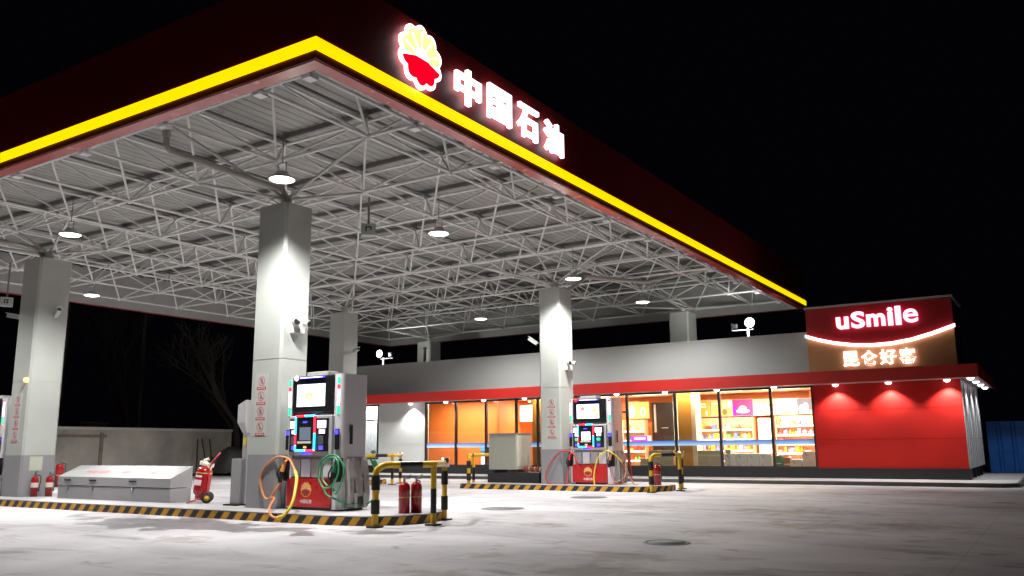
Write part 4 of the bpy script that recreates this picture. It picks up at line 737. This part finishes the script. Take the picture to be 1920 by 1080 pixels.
# ---------------------------------------------------------------- left background: wall, tree, poles, clutter
cw=mat('old_concrete_wall',(.50,.47,.42),.8,var=.2,scale=1.4,bump=.4,var2=.45,scale2=.55,detail=8); cp=mat('wall_coping',(.55,.53,.5),.8,var=.15)
A=Vector((-33.4,9,0)); B=Vector((-36.1,29.2,0)); dv=(B-A).normalized(); nv=Vector((dv.y,-dv.x,0)); L=(B-A).length
t=MB().obox((A+B)/2+Vector((0,0,1.06)),(dv,nv,Vector((0,0,1))),L/2,.12,1.06).build('boundary_wall',cw); tag(t,'weathered grey concrete boundary wall behind the left island','wall')
MB().obox((A+B)/2+Vector((0,0,2.18)),(dv,nv,Vector((0,0,1))),L/2+.02,.17,.06).build('coping',cp,t)
for s in(9.3,12.6,5.5): MB().obox(A+dv*s+nv*.13+Vector((0,0,1.0)),(dv,nv,Vector((0,0,1))),.09,.02,1.0).build('wall_pier',mat('stained_pier',(.22,.18,.14),.85,var=.4,scale=3),t)
MB().obox(A+dv*10.95+nv*.128+Vector((0,0,1.86)),(dv,nv,Vector((0,0,1))),1.9,.02,.06).build('stained_band',MATS['stained_pier'],t)
def tree(x,y,h,label,seed,lean=(0,0),depth=6,r0=.17):
    rr=random.Random(seed); t=thing('bare_tree',(x,y,0),label,'tree','bare winter trees behind the wall'); tk=MB(); br=MB()
    def grow(p,d,l,r,lv):
        q=p+d*l; (tk if lv<2 else br).cyl(p,q,r,r*.72,6 if lv<3 else 4,0,False)
        if lv>=depth: return
        for k in range(rr.choice((2,3,3)) if lv else 4):
            nd=(d+Vector((rr.uniform(-1,1),rr.uniform(-1,1),rr.uniform(-.25,.7)))*(.62 if lv else .75)).normalized(); grow(q if k<2 else p+d*l*rr.uniform(.5,.9),nd,l*rr.uniform(.62,.85),r*.62,lv+1)
    grow(Vector((0,0,0)),Vector((lean[0],lean[1],1)).normalized(),h*.3,r0,0)
    bark=mat('bark',(.05,.04,.035),.85,var=.3,scale=8); tk.build('trunk',bark,t); br.build('branches',bark,t)
tree(-37.0,30.6,9,'bare tree whose dark trunk stands at the right end of the concrete wall',4,(-.12,-.05),6,.24)
tree(-44,28.5,9,'bare tree further left behind the concrete wall',9,(0,0),6,.16)
pole=mat('pole_concrete',(.12,.12,.11),.8)
for x,y,l in((-50,28.0,'thin concrete pole rising into the dark behind the wall, leftmost'),(-49,32.5,'second thin pole behind the wall, right of the first')):
    t=MB().cyl((x,y,0),(x,y,10.5),.17,.11,10).build('utility_pole',pole); tag(t,l,'utility pole'); MB().bar((x-.8,y,9.6),(x+.8,y,9.6),.05).build('crossarm',pole,t)
t=MB().box(-40.4,-39.2,23.0,24.3,0,2.5).box(-40.55,-39.05,22.9,24.4,2.5,2.6).build('dark_shed',mat('shed_dark',(.06,.06,.06),.7)); tag(t,'low dark shed roof just visible over the concrete wall','shed')
# tarp covered heap and sticks by the wall end
t=thing('covered_heap',(-33.9,27.6,.1),'dark tarpaulin covered heap at the right end of the concrete wall','covered heap'); mb=MB(); rr=random.Random(2); n=16
prof=[(.95,0),(1.0,.3),(.9,.7),(.6,1.05),(.25,1.22),(0,1.26)]
vs=[((r+rr.uniform(-.07,.07))*math.cos(2*math.pi*k/n)*1.0,(r+rr.uniform(-.07,.07))*math.sin(2*math.pi*k/n),z+rr.uniform(-.05,.05)) for r,z in prof for k in range(n)]
mb.add(vs,[(i*n+k,i*n+(k+1)%n,(i+1)*n+(k+1)%n,(i+1)*n+k) for i in range(5) for k in range(n)],0,True); mb.build('tarpaulin',mat('tarp',(.035,.033,.03),.6,var=.4,scale=4),t)
for i,(x,y,tx_) in enumerate(((-35.3,26.3,.25),(-35.2,26.9,-.2),(-35.2,27.2,-.05))):
    t=MB().bar((x+.5,y,.1),(x+.15,y+tx_,1.75),.035).build('leaning_stick',mat('stick',(.05,.045,.04),.8)); tag(t,'dark stick leaning on the concrete wall beside the covered heap','stick','sticks leaning on the wall')
# ---------------------------------------------------------------- blue hoarding on the right
bf=mat('blue_sheet',(.02,.17,.6),.45,var=.25,scale=2,var2=.3,scale2=1.5)
t=thing('site_hoarding',(-2.45,37.5,0),'blue corrugated steel hoarding right of the shop','hoarding'); k=0; x=0
while x<16:
    MB().add([(x,0,.12),(x+.32,0,.12),(x+.36,.05,.12),(x+.44,.05,.12),(x+.48,0,.12),(x,0,2.03),(x+.32,0,2.03),(x+.36,.05,2.03),(x+.44,.05,2.03),(x+.48,0,2.03)],[(i,i+1,6+i,5+i) for i in range(4)]).build('sheet',bf,t); x+=.48
MB().box(0,16,.06,.11,.4,.5).box(0,16,.06,.11,1.6,1.7).build('rail',alu,t)
